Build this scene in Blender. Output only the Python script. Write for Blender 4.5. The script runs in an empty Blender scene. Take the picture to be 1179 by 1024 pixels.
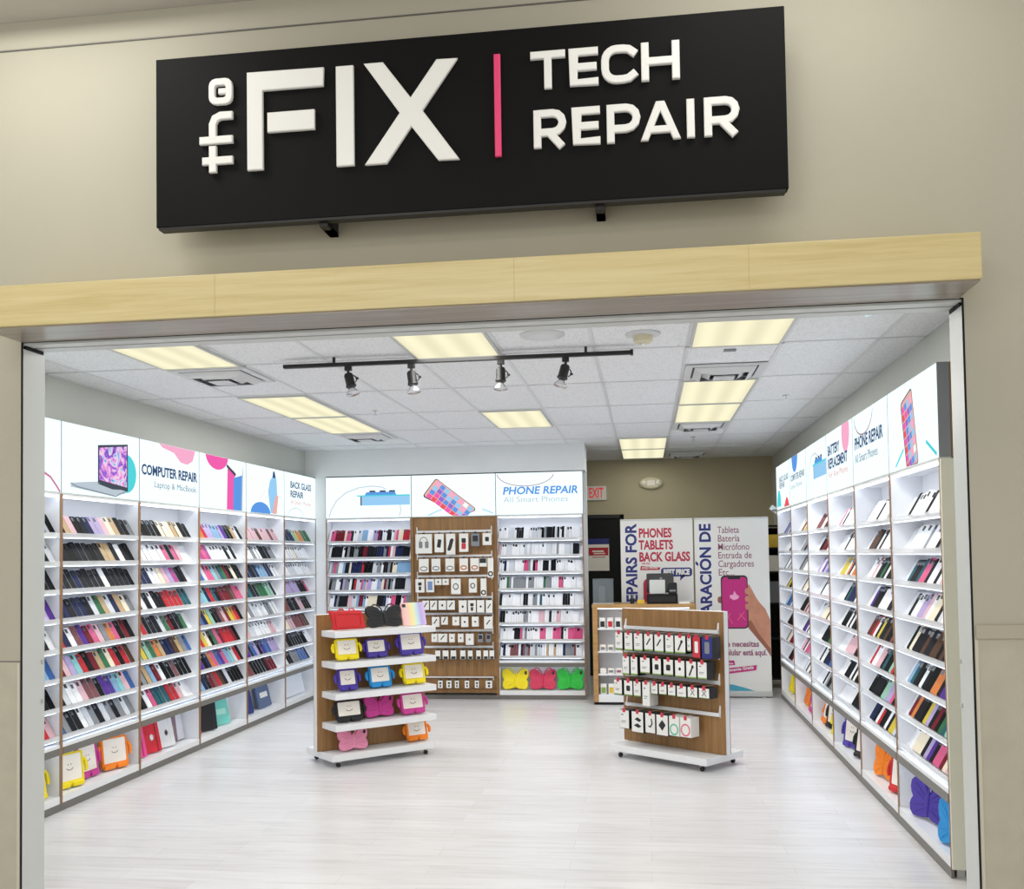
import bpy, bmesh, math, random
from mathutils import Vector, Matrix
C = bpy.context.scene.collection
sc = bpy.context.scene
R_ = math.radians
PI = math.pi

# ------------------------------------------------------------------ helpers
def lin(c):
    c = c / 255.0
    return c / 12.92 if c <= 0.04045 else ((c + 0.055) / 1.055) ** 2.4

def rgb(r, g, b):
    return (lin(r), lin(g), lin(b), 1.0)

def mat(name, col, rough=0.5, metal=0.0, emit=0.0, spec=0.5, alpha=1.0):
    m = bpy.data.materials.new(name)
    m.use_nodes = True
    b = m.node_tree.nodes['Principled BSDF']
    c = rgb(*col)
    b.inputs['Base Color'].default_value = c
    b.inputs['Roughness'].default_value = rough
    b.inputs['Metallic'].default_value = metal
    b.inputs['Specular IOR Level'].default_value = spec
    if alpha < 1:
        b.inputs['Alpha'].default_value = alpha
    if emit:
        b.inputs['Emission Color'].default_value = c
        b.inputs['Emission Strength'].default_value = emit
    return m

def glow(name, col, s=1.0):
    m = bpy.data.materials.new(name)
    m.use_nodes = True
    nt = m.node_tree
    nt.nodes.clear()
    e = nt.nodes.new('ShaderNodeEmission')
    e.inputs[0].default_value = rgb(*col)
    e.inputs[1].default_value = s
    o = nt.nodes.new('ShaderNodeOutputMaterial')
    nt.links.new(e.outputs[0], o.inputs[0])
    return m

def nodes(m):
    nt = m.node_tree
    return nt, nt.nodes['Principled BSDF'], nt.nodes.new, nt.links.new

def ramp(nt, stops, interp='LINEAR'):
    r = nt.nodes.new('ShaderNodeValToRGB')
    r.color_ramp.interpolation = interp
    e = r.color_ramp.elements
    e[0].position, e[0].color = stops[0]
    e[1].position, e[1].color = stops[-1]
    for p, c in stops[1:-1]:
        x = e.new(p)
        x.color = c
    return r

def mapped(nt, scale, kind='Object'):
    t = nt.nodes.new('ShaderNodeTexCoord')
    mp = nt.nodes.new('ShaderNodeMapping')
    mp.inputs['Scale'].default_value = scale
    nt.links.new(t.outputs[kind], mp.inputs[0])
    return mp

def wood(name, c0, c1, c2, scale, rough=0.42, bump=0.04):
    m = mat(name, c1, rough)
    nt, b, N, L = nodes(m)
    mp = mapped(nt, scale)
    n = N('ShaderNodeTexNoise')
    n.inputs['Scale'].default_value = 1.0
    n.inputs['Detail'].default_value = 7
    n.inputs['Roughness'].default_value = 0.62
    n.inputs['Distortion'].default_value = 0.5
    L(mp.outputs[0], n.inputs[0])
    r = ramp(nt, [(0.28, rgb(*c0)), (0.5, rgb(*c1)), (0.75, rgb(*c2))])
    L(n.outputs[0], r.inputs[0])
    L(r.outputs[0], b.inputs['Base Color'])
    return m

def painted(name, col, rough=0.6, var=0.04, sc_=3.0, bump=0.0, bs=220):
    m = mat(name, col, rough)
    nt, b, N, L = nodes(m)
    mp = mapped(nt, (1, 1, 1))
    n = N('ShaderNodeTexNoise')
    n.inputs['Scale'].default_value = sc_
    n.inputs['Detail'].default_value = 4
    L(mp.outputs[0], n.inputs[0])
    c = rgb(*col)
    lo = tuple(x * (1 - var) for x in c[:3]) + (1,)
    hi = tuple(min(1, x * (1 + var)) for x in c[:3]) + (1,)
    r = ramp(nt, [(0.3, lo), (0.7, hi)])
    L(n.outputs[0], r.inputs[0])
    L(r.outputs[0], b.inputs['Base Color'])
    if bump:
        n2 = N('ShaderNodeTexNoise')
        n2.inputs['Scale'].default_value = bs
        n2.inputs['Detail'].default_value = 2
        L(mp.outputs[0], n2.inputs[0])
        bp = N('ShaderNodeBump')
        bp.inputs['Strength'].default_value = bump
        bp.inputs['Distance'].default_value = 0.002
        L(n2.outputs[0], bp.inputs['Height'])
        L(bp.outputs[0], b.inputs['Normal'])
    return m

class MB:
    """collects shapes and links them as one mesh object"""
    def __init__(s):
        s.v = []; s.f = []; s.mi = []; s.M = None
    def add(s, vs, fs, mi=0, M=None):
        o = len(s.v)
        for v in vs:
            v = Vector(v)
            if M is not None: v = M @ v
            s.v.append(v)
        for f in fs:
            s.f.append([i + o for i in f]); s.mi.append(mi)
        return s
    def box(s, x0, x1, y0, y1, z0, z1, mi=0, M=None):
        vs = [(x0,y0,z0),(x1,y0,z0),(x1,y1,z0),(x0,y1,z0),(x0,y0,z1),(x1,y0,z1),(x1,y1,z1),(x0,y1,z1)]
        fs = [(3,2,1,0),(4,5,6,7),(0,1,5,4),(1,2,6,5),(2,3,7,6),(3,0,4,7)]
        return s.add(vs, fs, mi, M)
    def poly(s, pts, y0, y1, mi=0, M=None, mside=None):
        """polygon in x,z (counter clockwise seen from -y) with front at y0, back at y1"""
        n = len(pts)
        vs = [(x, y0, z) for x, z in pts] + [(x, y1, z) for x, z in pts]
        s.add(vs, [tuple(range(n))], mi, M)
        s.add(vs, [tuple(range(2*n-1, n-1, -1))], mi, M)
        s.add(vs, [(i, i+n, (i+1) % n + n, (i+1) % n) for i in range(n)], mi if mside is None else mside, M)
        return s
    def plate(s, pts, y0, y1, bev, mi=0, M=None):
        """like poly, with edges rounded over by bev"""
        n = len(pts)
        ins = inset(pts, bev)
        rings = [(ins, y0), (pts, y0 + bev), (pts, y1 - bev), (ins, y1)]
        vs = [(x, y, z) for P, y in rings for x, z in P]
        fs = [tuple(range(n)), tuple(range(4*n-1, 3*n-1, -1))]
        for k in range(3):
            for i in range(n):
                j = (i+1) % n
                fs.append((k*n+i, (k+1)*n+i, (k+1)*n+j, k*n+j))
        return s.add(vs, fs, mi, M)
    def ringplate(s, outer, inner, y0, y1, bev, mi=0, M=None):
        n = len(outer)
        a = inset(outer, bev)
        rings = [(inner, y0+bev), (inset(inner, -bev), y0), (a, y0), (outer, y0+bev), (outer, y1-bev), (a, y1), (inner, y1)]
        vs = [(x, y, z) for P, y in rings for x, z in P]
        K = len(rings)
        fs = []
        for k in range(K):
            for i in range(n):
                j = (i+1) % n; k2 = (k+1) % K
                fs.append((k*n+i, k2*n+i, k2*n+j, k*n+j))
        return s.add(vs, fs, mi, M)
    def lathe(s, prof, seg=16, mi=0, M=None):
        """prof of (r,z) about z"""
        vs = []; fs = []
        for r, z in prof:
            for i in range(seg):
                a = 2*PI*i/seg
                vs.append((r*math.cos(a), r*math.sin(a), z))
        for k in range(len(prof)-1):
            for i in range(seg):
                j = (i+1) % seg
                fs.append((k*seg+i, k*seg+j, (k+1)*seg+j, (k+1)*seg+i))
        fs.append(tuple(range(seg-1, -1, -1)))
        fs.append(tuple((len(prof)-1)*seg + i for i in range(seg)))
        return s.add(vs, fs, mi, M)
    def tube(s, pts, r, seg=8, mi=0, M=None):
        pts = [Vector(p) for p in pts]
        rr = r if isinstance(r, (list, tuple)) else [r]*len(pts)
        vs = []; fs = []
        n = len(pts)
        for k, p in enumerate(pts):
            t = (pts[min(k+1, n-1)] - pts[max(k-1, 0)]).normalized()
            u = t.cross(Vector((0, 1, 0)))
            if u.length < 0.05: u = t.cross(Vector((1, 0, 0)))
            u.normalize(); w = t.cross(u)
            for i in range(seg):
                a = 2*PI*i/seg
                vs.append(p + (u*math.cos(a) + w*math.sin(a))*rr[k])
        for k in range(n-1):
            for i in range(seg):
                j = (i+1) % seg
                fs.append((k*seg+i, k*seg+j, (k+1)*seg+j, (k+1)*seg+i))
        fs.append(tuple(range(seg-1, -1, -1)))
        fs.append(tuple((n-1)*seg+i for i in range(seg)))
        return s.add(vs, fs, mi, M)
    def mesh(s, name, mats):
        me = bpy.data.meshes.new(name)
        me.from_pydata(s.v, [], s.f)
        for m in (mats if isinstance(mats, (list, tuple)) else [mats]):
            me.materials.append(m)
        me.polygons.foreach_set('material_index', s.mi)
        bm = bmesh.new(); bm.from_mesh(me)
        bmesh.ops.recalc_face_normals(bm, faces=bm.faces)
        bm.to_mesh(me); bm.free()
        me.update()
        return me
    def build(s, name, mats, parent=None, smooth=False, bevel=0):
        me = s.mesh(name, mats)
        if smooth:
            me.polygons.foreach_set('use_smooth', [True]*len(me.polygons))
            me.set_sharp_from_angle(angle=R_(40))
        o = bpy.data.objects.new(name, me)
        C.objects.link(o)
        if parent is not None: o.parent = parent
        if bevel:
            b = o.modifiers.new('bevel', 'BEVEL')
            b.width = bevel; b.segments = 2; b.limit_method = 'ANGLE'
        return o

def inset(pts, d):
    n = len(pts); out = []
    for i in range(n):
        p0 = Vector(pts[i-1]); p = Vector(pts[i]); p1 = Vector(pts[(i+1) % n])
        e0 = (p - p0); e1 = (p1 - p)
        if e0.length < 1e-9 or e1.length < 1e-9:
            out.append(tuple(p)); continue
        e0.normalize(); e1.normalize()
        n0 = Vector((-e0.y, e0.x)); n1 = Vector((-e1.y, e1.x))
        b = n0 + n1
        if b.length < 1e-6: b = n0
        b.normalize()
        k = max(0.45, b.dot(n0))
        out.append(tuple(p + b * (d / k)))
    return out

def rrect(x0, x1, z0, z1, r, k=3):
    pts = []
    for cx, cz, a0 in ((x1-r, z0+r, -90), (x1-r, z1-r, 0), (x0+r, z1-r, 90), (x0+r, z0+r, 180)):
        for i in range(k+1):
            a = R_(a0 + 90*i/k)
            pts.append((cx + r*math.cos(a), cz + r*math.sin(a)))
    return pts

def ellipse(cx, cz, rx, rz, n=24, a0=0, a1=360):
    full = abs(a1 - a0) >= 360
    return [(cx + rx*math.cos(R_(a0 + (a1-a0)*i/(n if full else n-1))), cz + rz*math.sin(R_(a0 + (a1-a0)*i/(n if full else n-1)))) for i in range(n)]

def ribbon(pts, w):
    """flat band along a path, as quads"""
    n = len(pts); L = []; Rr = []
    for i in range(n):
        p = Vector(pts[i]); t = Vector(pts[min(i+1, n-1)]) - Vector(pts[max(i-1, 0)])
        t.normalize(); nn = Vector((-t.y, t.x))
        k = 1.0
        if 0 < i < n-1:
            t0 = (p - Vector(pts[i-1])).normalized()
            k = 1 / max(0.5, nn.dot(Vector((-t0.y, t0.x))))
        L.append(tuple(p + nn*w/2*k)); Rr.append(tuple(p - nn*w/2*k))
    return Rr + L[::-1]

def tag(o, label, cat, group=None, kind=None):
    o['label'] = label; o['category'] = cat
    if group: o['group'] = group
    if kind: o['kind'] = kind
    return o

def thing(name, label, cat, loc=(0, 0, 0), rz=0, group=None, rx=0):
    o = bpy.data.objects.new(name, None)
    o.empty_display_size = 0.05
    C.objects.link(o)
    o.location = loc; o.rotation_euler = (rx, 0, rz)
    return tag(o, label, cat, group)

def struct(name, mb, m, label, cat, bevel=0):
    return tag(mb.build(name, m, bevel=bevel), label, cat, kind='structure')

def text(name, s, size, m, parent, x, z, y=-0.001, sx=1.0, bold=0.0, depth=0.0004, rot=0.0, align='LEFT', shear=0.0, width=None, spacing=1.0):
    cu = bpy.data.curves.new(name, 'FONT')
    cu.body = s; cu.size = size; cu.offset = bold; cu.extrude = depth; cu.resolution_u = 3
    cu.align_x = align; cu.shear = shear; cu.space_character = spacing
    t = bpy.data.objects.new(name, cu)
    C.objects.link(t)
    bpy.context.view_layer.update()
    me = bpy.data.meshes.new_from_object(t.evaluated_get(bpy.context.evaluated_depsgraph_get()))
    bpy.data.objects.remove(t)
    bpy.data.curves.remove(cu)
    me.materials.clear()
    me.materials.append(m)
    xs = [v.co.x for v in me.vertices]
    if width and xs:
        sx = width / (max(xs) - min(xs))
    me.transform(Matrix.Translation((x, y, z)) @ Matrix.Rotation(-rot, 4, 'Y') @ Matrix.Rotation(PI/2, 4, 'X') @ Matrix.Diagonal((sx, 1, 1, 1)))
    o = bpy.data.objects.new(name, me)
    C.objects.link(o)
    if parent is not None: o.parent = parent
    return o

# ------------------------------------------------------------------ measures of the place (metres; camera stands at x=0, y=0)
XL, XR, WL, WR = -3.994, 1.533, -4.12, 1.75
ZC, ZT, ZB = 3.0155, 2.681, 2.18
YL0, BL, YR0, BR = 6.3565, 1.066, 5.416, 1.076
YF, YIN, YB, YBACK = 4.569, 4.757, 11.66, 13.94
XJL, XJR, ZO = -3.09, 1.416, 2.806
ROWS = [1.882, 1.685, 1.492, 1.29, 1.086, 0.886, 0.686, 0.492]

# ------------------------------------------------------------------ materials
M = {}
M['paint'] = painted('facade_paint', (182, 178, 161), 0.6, 0.025, 1.2, 0.25, 160)
M['back_paint'] = painted('back_wall_paint', (184, 174, 144), 0.65, 0.03, 1.5, 0.15, 160)
M['panelled'] = painted('textured_wall_panel', (188, 183, 164), 0.5, 0.05, 9, 0.5, 260)
M['rail'] = mat('chair_rail_vinyl', (180, 172, 154), 0.45)
M['guard'] = mat('corner_guard', (206, 200, 184), 0.4)
M['white_wall'] = painted('shop_wall_white', (200, 203, 196), 0.6, 0.02, 2.0, 0.1, 160)
M['partition'] = painted('partition_white', (234, 238, 240), 0.6, 0.02)
M['mall_ceiling'] = painted('mall_ceiling_paint', (196, 192, 184), 0.7, 0.02)
M['alum'] = mat('brushed_aluminium', (198, 200, 199), 0.38, 0.45)
M['alum_white'] = mat('white_metal', (200, 203, 200), 0.4)
M['black'] = mat('black_plastic', (18, 18, 19), 0.45)
M['flat_black'] = mat('flat_black', (8, 8, 9), 0.8)
M['sign_black'] = mat('sign_black', (12, 12, 13), 0.6, 0, 0, 0.15)
M['letter'] = mat('letter_acrylic', (244, 244, 240), 0.35)
M['pink_sign'] = mat('pink_acrylic', (240, 70, 125), 0.35)
M['white'] = mat('white_laminate', (236, 238, 240), 0.35)
M['shelf_white'] = mat('shelf_white', (238, 240, 245), 0.4)
M['cream_panel'] = mat('cream_end_panel', (222, 221, 206), 0.5)
M['lip'] = mat('clear_acrylic', (245, 248, 250), 0.12, 0, 0, 0.6, 0.4)
M['grey_band'] = mat('grey_laminate', (112, 110, 105), 0.4)
M['edge'] = wood('brown_edging', (120, 90, 64), (146, 112, 80), (162, 128, 94), (60, 60, 4), 0.5)
M['oak'] = wood('oak_laminate', (126, 92, 54), (151, 112, 67), (170, 131, 84), (26, 26, 1.6), 0.45)
M['counter_oak'] = wood('counter_oak', (150, 112, 64), (176, 136, 84), (192, 154, 100), (3, 20, 20), 0.45)
M['maple'] = wood('maple_laminate', (198, 179, 122), (212, 195, 142), (222, 208, 160), (1.3, 30, 30), 0.4)
M['seam'] = mat('seam_line', (184, 162, 110), 0.5)
M['soffit'] = wood('soffit_grey_brown', (128, 118, 106), (148, 139, 127), (164, 156, 146), (1.2, 26, 26), 0.28)  # header underside: greyer and darker grain than the maple beam
M['red'] = mat('red_print', (196, 36, 48), 0.5)
M['navy'] = mat('navy_print', (34, 44, 122), 0.5)
M['crimson'] = mat('crimson_print', (186, 44, 74), 0.5)
M['magenta'] = mat('magenta_print', (196, 38, 128), 0.45)
M['mauve'] = mat('mauve_print', (150, 92, 120), 0.5)
M['teal_print'] = mat('teal_print', (74, 168, 196), 0.5)
M['banner'] = mat('banner_vinyl', (232, 232, 230), 0.5)
M['skin'] = painted('printed_skin', (196, 138, 112), 0.5, 0.12, 9)
M['skin_dark'] = mat('printed_skin_shade', (150, 92, 72), 0.5)
M['paper'] = mat('white_card', (238, 238, 234), 0.5)
M['cream'] = mat('cream_card', (250, 244, 234), 0.5)
M['ink'] = mat('dark_ink', (34, 36, 40), 0.5)
M['grey_ink'] = mat('grey_ink', (130, 134, 140), 0.5)
M['green_edge'] = mat('green_edge', (132, 170, 72), 0.5)
M['chrome'] = mat('chrome', (225, 225, 228), 0.12, 0.9)
M['rubber'] = mat('rubber', (30, 30, 32), 0.7)
M['exit_white'] = mat('exit_plate', (236, 234, 226), 0.4)
M['exit_red'] = mat('exit_red', (206, 40, 40), 0.4, 0, 0.5)
M['ivory'] = mat('ivory_plastic', (214, 208, 178), 0.4)
M['lens'] = mat('lamp_lens', (240, 240, 225), 0.1)
M['tbar'] = mat('grid_bar', (222, 224, 226), 0.45)
M['vent_dark'] = mat('vent_throat', (52, 54, 56), 0.7)
M['vent'] = mat('vent_white', (214, 216, 218), 0.4)
M['yellow_box'] = mat('yellow_card', (226, 190, 60), 0.5)
M['smoke_grey'] = mat('smoked_acrylic', (120, 130, 138), 0.15, 0, 0, 0.6, 0.55)

def make_floor():
    m = mat('pale_wood_floor', (226, 224, 222), 0.27, 0, 0, 0.5)
    nt, b, N, L = nodes(m)
    mp = mapped(nt, (1, 1, 1))
    br = N('ShaderNodeTexBrick')
    br.offset = 0.37
    br.inputs['Scale'].default_value = 1.0
    br.inputs['Brick Width'].default_value = 1.2
    br.inputs['Row Height'].default_value = 0.18
    br.inputs['Mortar Size'].default_value = 0.0012
    br.inputs['Mortar Smooth'].default_value = 0.2
    br.inputs['Bias'].default_value = 0.0
    br.inputs['Color1'].default_value = rgb(226, 225, 226)
    br.inputs['Color2'].default_value = rgb(218, 216, 217)
    br.inputs['Mortar'].default_value = rgb(200, 198, 198)
    L(mp.outputs[0], br.inputs[0])
    mp2 = mapped(nt, (1.2, 14, 1))
    n = N('ShaderNodeTexNoise')
    n.inputs['Scale'].default_value = 1.6
    n.inputs['Detail'].default_value = 8
    n.inputs['Roughness'].default_value = 0.65
    L(mp2.outputs[0], n.inputs[0])
    r = ramp(nt, [(0.3, (0.80, 0.78, 0.76, 1)), (0.55, (1, 1, 1, 1)), (0.8, (0.92, 0.905, 0.89, 1))])
    L(n.outputs[0], r.inputs[0])
    mx = N('ShaderNodeMix'); mx.data_type = 'RGBA'; mx.blend_type = 'MULTIPLY'
    mx.inputs[0].default_value = 0.75
    L(br.outputs[0], mx.inputs[6]); L(r.outputs[0], mx.inputs[7])
    L(mx.outputs[2], b.inputs['Base Color'])
    return m
M['floor'] = make_floor()

def make_tile():
    m = mat('ceiling_tile', (226, 228, 230), 0.8)
    nt, b, N, L = nodes(m)
    mp = mapped(nt, (1, 1, 1))
    n = N('ShaderNodeTexNoise')
    n.inputs['Scale'].default_value = 95
    n.inputs['Detail'].default_value = 3
    L(mp.outputs[0], n.inputs[0])
    r = ramp(nt, [(0.33, rgb(212, 214, 218)), (0.47, rgb(238, 240, 243)), (0.8, rgb(242, 244, 246))])
    L(n.outputs[0], r.inputs[0])
    L(r.outputs[0], b.inputs['Base Color'])
    bp = N('ShaderNodeBump'); bp.inputs['Strength'].default_value = 0.4; bp.inputs['Distance'].default_value = 0.003
    L(n.outputs[0], bp.inputs['Height']); L(bp.outputs[0], b.inputs['Normal'])
    return m
M['tile'] = make_tile()

def make_troffer():
    """lit prismatic lens: three tubes glow through it"""
    m = glow('lit_troffer_lens', (255, 240, 196), 1.0)
    nt = m.node_tree
    e = [n for n in nt.nodes if n.type == 'EMISSION'][0]
    t = nt.nodes.new('ShaderNodeTexCoord')
    sp = nt.nodes.new('ShaderNodeSeparateXYZ')
    nt.links.new(t.outputs['Object'], sp.inputs[0])
    k = nt.nodes.new('ShaderNodeMath'); k.operation = 'MULTIPLY'; k.inputs[1].default_value = 2*PI/0.19
    nt.links.new(sp.outputs[0], k.inputs[0])
    c = nt.nodes.new('ShaderNodeMath'); c.operation = 'COSINE'
    nt.links.new(k.outputs[0], c.inputs[0])
    a = nt.nodes.new('ShaderNodeMath'); a.operation = 'MULTIPLY_ADD'
    a.inputs[1].default_value = 0.08; a.inputs[2].default_value = TROFFER
    nt.links.new(c.outputs[0], a.inputs[0])
    nt.links.new(a.outputs[0], e.inputs[1])
    e.inputs[0].default_value = (0.94, 0.885, 0.62, 1)
    return m
TROFFER = 1.0
M['troffer'] = make_troffer()
M['led'] = glow('led_strip', (222, 236, 255), 5.8)
M['box_face'] = glow('backlit_panel', (232, 250, 252), 1.22)
G = {k: glow('print_' + k, c, 1.0) for k, c in dict(
    navy=(62, 82, 124), grey=(140, 152, 166), pink=(250, 176, 208), hot=(244, 98, 176), blue=(98, 156, 232), sky=(156, 208, 246), teal=(86, 214, 222),
    dark=(74, 80, 92), mauve=(206, 120, 160), silver=(206, 214, 222), red=(238, 92, 104), violet=(146, 116, 214), white=(248, 253, 255),
    line=(170, 150, 162), lightgrey=(190, 202, 212), peach=(238, 180, 172)).items()}

def make_screen(name, seedv):
    m = glow(name, (255, 255, 255), 1.0)
    nt = m.node_tree
    e = [n for n in nt.nodes if n.type == 'EMISSION'][0]
    mp = mapped(nt, (9, 9, 9))
    mp.inputs['Location'].default_value = (seedv, seedv, 0)
    v = nt.nodes.new('ShaderNodeTexNoise')
    v.inputs['Scale'].default_value = 1.0
    v.inputs['Detail'].default_value = 5
    v.inputs['Distortion'].default_value = 2.0
    nt.links.new(mp.outputs[0], v.inputs[0])
    r = ramp(nt, [(0.25, rgb(70, 60, 150)), (0.42, rgb(150, 110, 220)), (0.5, rgb(238, 150, 220)), (0.58, rgb(250, 225, 245)), (0.66, rgb(120, 190, 230)), (0.8, rgb(90, 90, 180))])
    nt.links.new(v.outputs[0], r.inputs[0])
    nt.links.new(r.outputs[0], e.inputs[0])
    return m
M['screen'] = make_screen('laptop_wallpaper', 3.0)

# ------------------------------------------------------------------ setting
struct('floor', MB().box(-7.5, 5.5, -1.5, 15, -0.1, 0), M['floor'], 'pale whitewashed wood plank floor of the shop', 'floor')
front_l = MB().box(-7.5, XJL, YF, YIN, 1.21, 4.9).box(-7.5, XJL, YF, YIN, 0, 1.21, 1)
front_l.box(-7.5, XJL, YF - 0.001, YF, 1.206, 1.212, 2)
struct('wall_front_left', front_l, [M['paint'], M['panelled'], M['grey_band']], 'beige wall beside the opening with a low panel seam', 'wall')
front_r = MB().box(XJR, 5.5, YF, YIN, 1.31, 4.9).box(XJR, 5.5, YF, YIN, 0, 1.31, 1)
struct('wall_front_right', front_r, [M['paint'], M['panelled']], 'beige wall beside the opening under a chair rail', 'wall')
struct('wall_front', MB().box(XJL, XJR, YF, YIN, ZO + 0.004, 4.9), M['paint'], 'beige wall above the opening carrying the shop sign', 'wall')
struct('trim_1', MB().box(XJR + 0.006, 5.5, YF - 0.014, YF - 0.0005, 1.305, 1.365), M['rail'], 'flat beige chair rail on the wall beside the opening', 'chair rail', bevel=0.003)
for n_, x0, x1, z1, side in ((2, XJL - 0.014, XJL - 0.001, 1.2, 'below the panel seam'), (3, XJR + 0.001, XJR + 0.014, 1.3, 'below the chair rail')):
    struct('trim_%d' % n_, MB().box(x0, x1, YF - 0.004, YF - 0.0005, 0.0, z1), M['guard'], 'pale corner guard strip ' + side, 'corner guard')
struct('trim_4', MB().box(-7.5, 5.5, YF - 0.006, YF - 0.0005, 4.300, 4.306), M['grey_band'], 'thin grey reveal line high on the beige wall', 'trim')
# mall ceiling: soffit edge close to the wall, higher field beyond
ceil_m = MB().box(-7.5, 5.5, 4.33, YF - 0.001, 4.45, 4.62).box(-7.5, 5.5, -1.5, 4.33, 4.62, 4.7)
struct('ceiling_front', ceil_m, M['mall_ceiling'], 'grey ceiling edge in front of the shop wall', 'ceiling')
# grille tracks in the opening (white channels with a dark gap against the wall corner)
for n_, xa, xb, xg, lab in ((5, XJL + 0.0005, XJL + 0.008, XJL, 'white metal grille track on the opening side near the laptop picture'),
                            (6, XJR - 0.008, XJR - 0.0005, XJR, 'white metal grille track on the opening side near the cream end panel')):
    mb = MB().box(xa, xb, YF + 0.007, YIN, 0, ZO - 0.03)
    mb.box(min(xa, xb), max(xa, xb), YF + 0.001, YF + 0.0065, 0, ZO, 1)
    s_ = 1 if xa < -1 else -1
    mb.box(min(xg + s_*.001, xg + s_*.014), max(xg + s_*.001, xg + s_*.014), YF + 0.02, YIN - 0.02, ZO - 0.03, ZO, 1)
    for zz in (1.18, 0.98):
        mb.box(min(xg + s_*.0081, xg + s_*.016), max(xg + s_*.0081, xg + s_*.016), YIN - 0.03, YIN - 0.012, zz, zz + 0.02, 2)
    struct('trim_%d' % n_, mb, [M['alum_white'], M['flat_black'], M['alum']], lab, 'grille track')
trk = MB().box(XJL, XJR, YF + 0.002, YF + 0.012, ZO - 0.001, ZO + 0.003, 1).box(XJL, XJR, YF + 0.012, YF + 0.085, ZO - 0.012, ZO + 0.003)
trk.box(XJL, XJR, YF + 0.085, YF + 0.105, ZO - 0.004, ZO + 0.003, 1).box(XJL, XJR, YF + 0.105, YIN, ZO - 0.012, ZO + 0.003)
struct('trim_7', trk, [M['alum_white'], M['flat_black']], 'overhead grille track slot behind the wooden header', 'grille track')

# shop walls
wl = MB().box(-4.45, WL, YIN, 14.1, ZT + 0.012, 3.2).box(-4.45, -4.24, YIN, 14.1, 0, ZT + 0.012)
struct('wall_left', wl, M['white_wall'], 'off-white side wall above the COMPUTER REPAIR light boxes', 'wall')
struct('wall_right', MB().box(WR, WR + 0.12, YIN, 14.1, 0, 3.2), M['white_wall'], 'off-white side wall behind the longest run of bays', 'wall')
pw = MB().box(WL, -0.69, YB, 12.02, ZT + 0.012, ZC).box(-3.985, -3.858, YB, 12.02, 0, ZT + 0.012)
pw.box(-3.858, -0.69, 11.93, 12.02, 0, ZT + 0.012)
struct('wall_partition', pw, M['partition'], 'off-white partition wall holding three lit bays at the back', 'wall')
struct('wall_back', MB().box(-4.45, WR, YBACK, 14.1, 0, 3.2), M['back_paint'], 'tan back wall behind the counter', 'wall')
dr = MB().box(-1.1, -0.35, YBACK - 0.012, YBACK - 0.001, 0, 2.2).box(-0.35, -0.29, YBACK - 0.03, YBACK - 0.001, 0, 2.24, 1).box(-1.1, -0.29, YBACK - 0.03, YBACK - 0.001, 2.2, 2.25, 1)
struct('door_1', dr, [M['flat_black'], M['black']], 'black doorway in the tan back wall under the EXIT sign', 'door')

# ceiling with its grid
GX = [0.29 + 0.59*k for k in range(-8, 3)]
GY = [5.14 + 1.214*k for k in range(0, 8)]
cm = MB().box(-4.45, WR, YIN, 14.1, ZC, ZC + 0.08)
for gx in GX:
    if WL < gx < WR: cm.box(gx - 0.012, gx + 0.012, YIN, YBACK, ZC - 0.006, ZC - 0.0002, 1)
for gy in GY:
    cm.box(WL, WR, gy - 0.012, gy + 0.012, ZC - 0.006, ZC - 0.0002, 1)
cm.box(WL, WL + 0.022, YIN, YB, ZC - 0.006, ZC - 0.0002, 1).box(WR - 0.022, WR, YIN, YBACK, ZC - 0.006, ZC - 0.0002, 1)
struct('ceiling', cm, [M['tile'], M['tbar']], 'white suspended tile ceiling of the shop', 'ceiling')

# ------------------------------------------------------------------ ceiling fittings
def troffer(xc, y0, y1, label):
    t = thing('ceiling_light', label, 'ceiling light', (xc, (y0+y1)/2, ZC - 0.0065), 0, 'ceiling light panels')
    w, h = 0.283, (y1-y0)/2 - 0.014
    f = MB()
    f.box(-w, -w+0.016, -h, h, -0.014, 0).box(w-0.016, w, -h, h, -0.014, 0).box(-w+0.016, w-0.016, -h, -h+0.016, -0.014, 0).box(-w+0.016, w-0.016, h-0.016, h, -0.014, 0)
    f.build('frame', M['alum_white'], t)
    MB().box(-w+0.017, w-0.017, -h+0.017, h-0.017, -0.008, -0.001).build('diffuser', M['troffer'], t)
cx = lambda k: 0.29 + 0.59*(k + 0.5)
troffer(cx(0), 5.14, 6.354, 'lit ceiling panel just inside the header, nearest the cream end panel')
troffer(cx(0), 7.568, 8.782, 'lit ceiling panel directly behind the air vent by the cream end panel')
troffer(cx(0), 8.782, 9.996, 'lit ceiling panel between another lit panel and the second vent, side of cream end panel')
troffer(cx(-1), 11.21, 12.424, 'lit ceiling panel in front of the tan back wall, nearer the entrance of the pair')
troffer(cx(-1), 12.424, 13.638, 'lit ceiling panel touching the dark far corner before the tan back wall')
troffer(cx(-3), 8.782, 9.996, 'single lit ceiling panel beyond the track lights')
troffer(cx(-3), 5.14, 6.354, 'lit ceiling panel directly in front of the black track rail')
troffer(cx(-6), 5.14, 6.354, 'lit ceiling panel just inside the header, above the laptop picture')
troffer(cx(-6), 7.568, 8.782, 'lit ceiling panel behind the vent over the laptop wall, first of its pair')
troffer(cx(-6), 8.782, 9.996, 'lit ceiling panel over the COMPUTER REPAIR wall, beside the farther vent')

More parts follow.
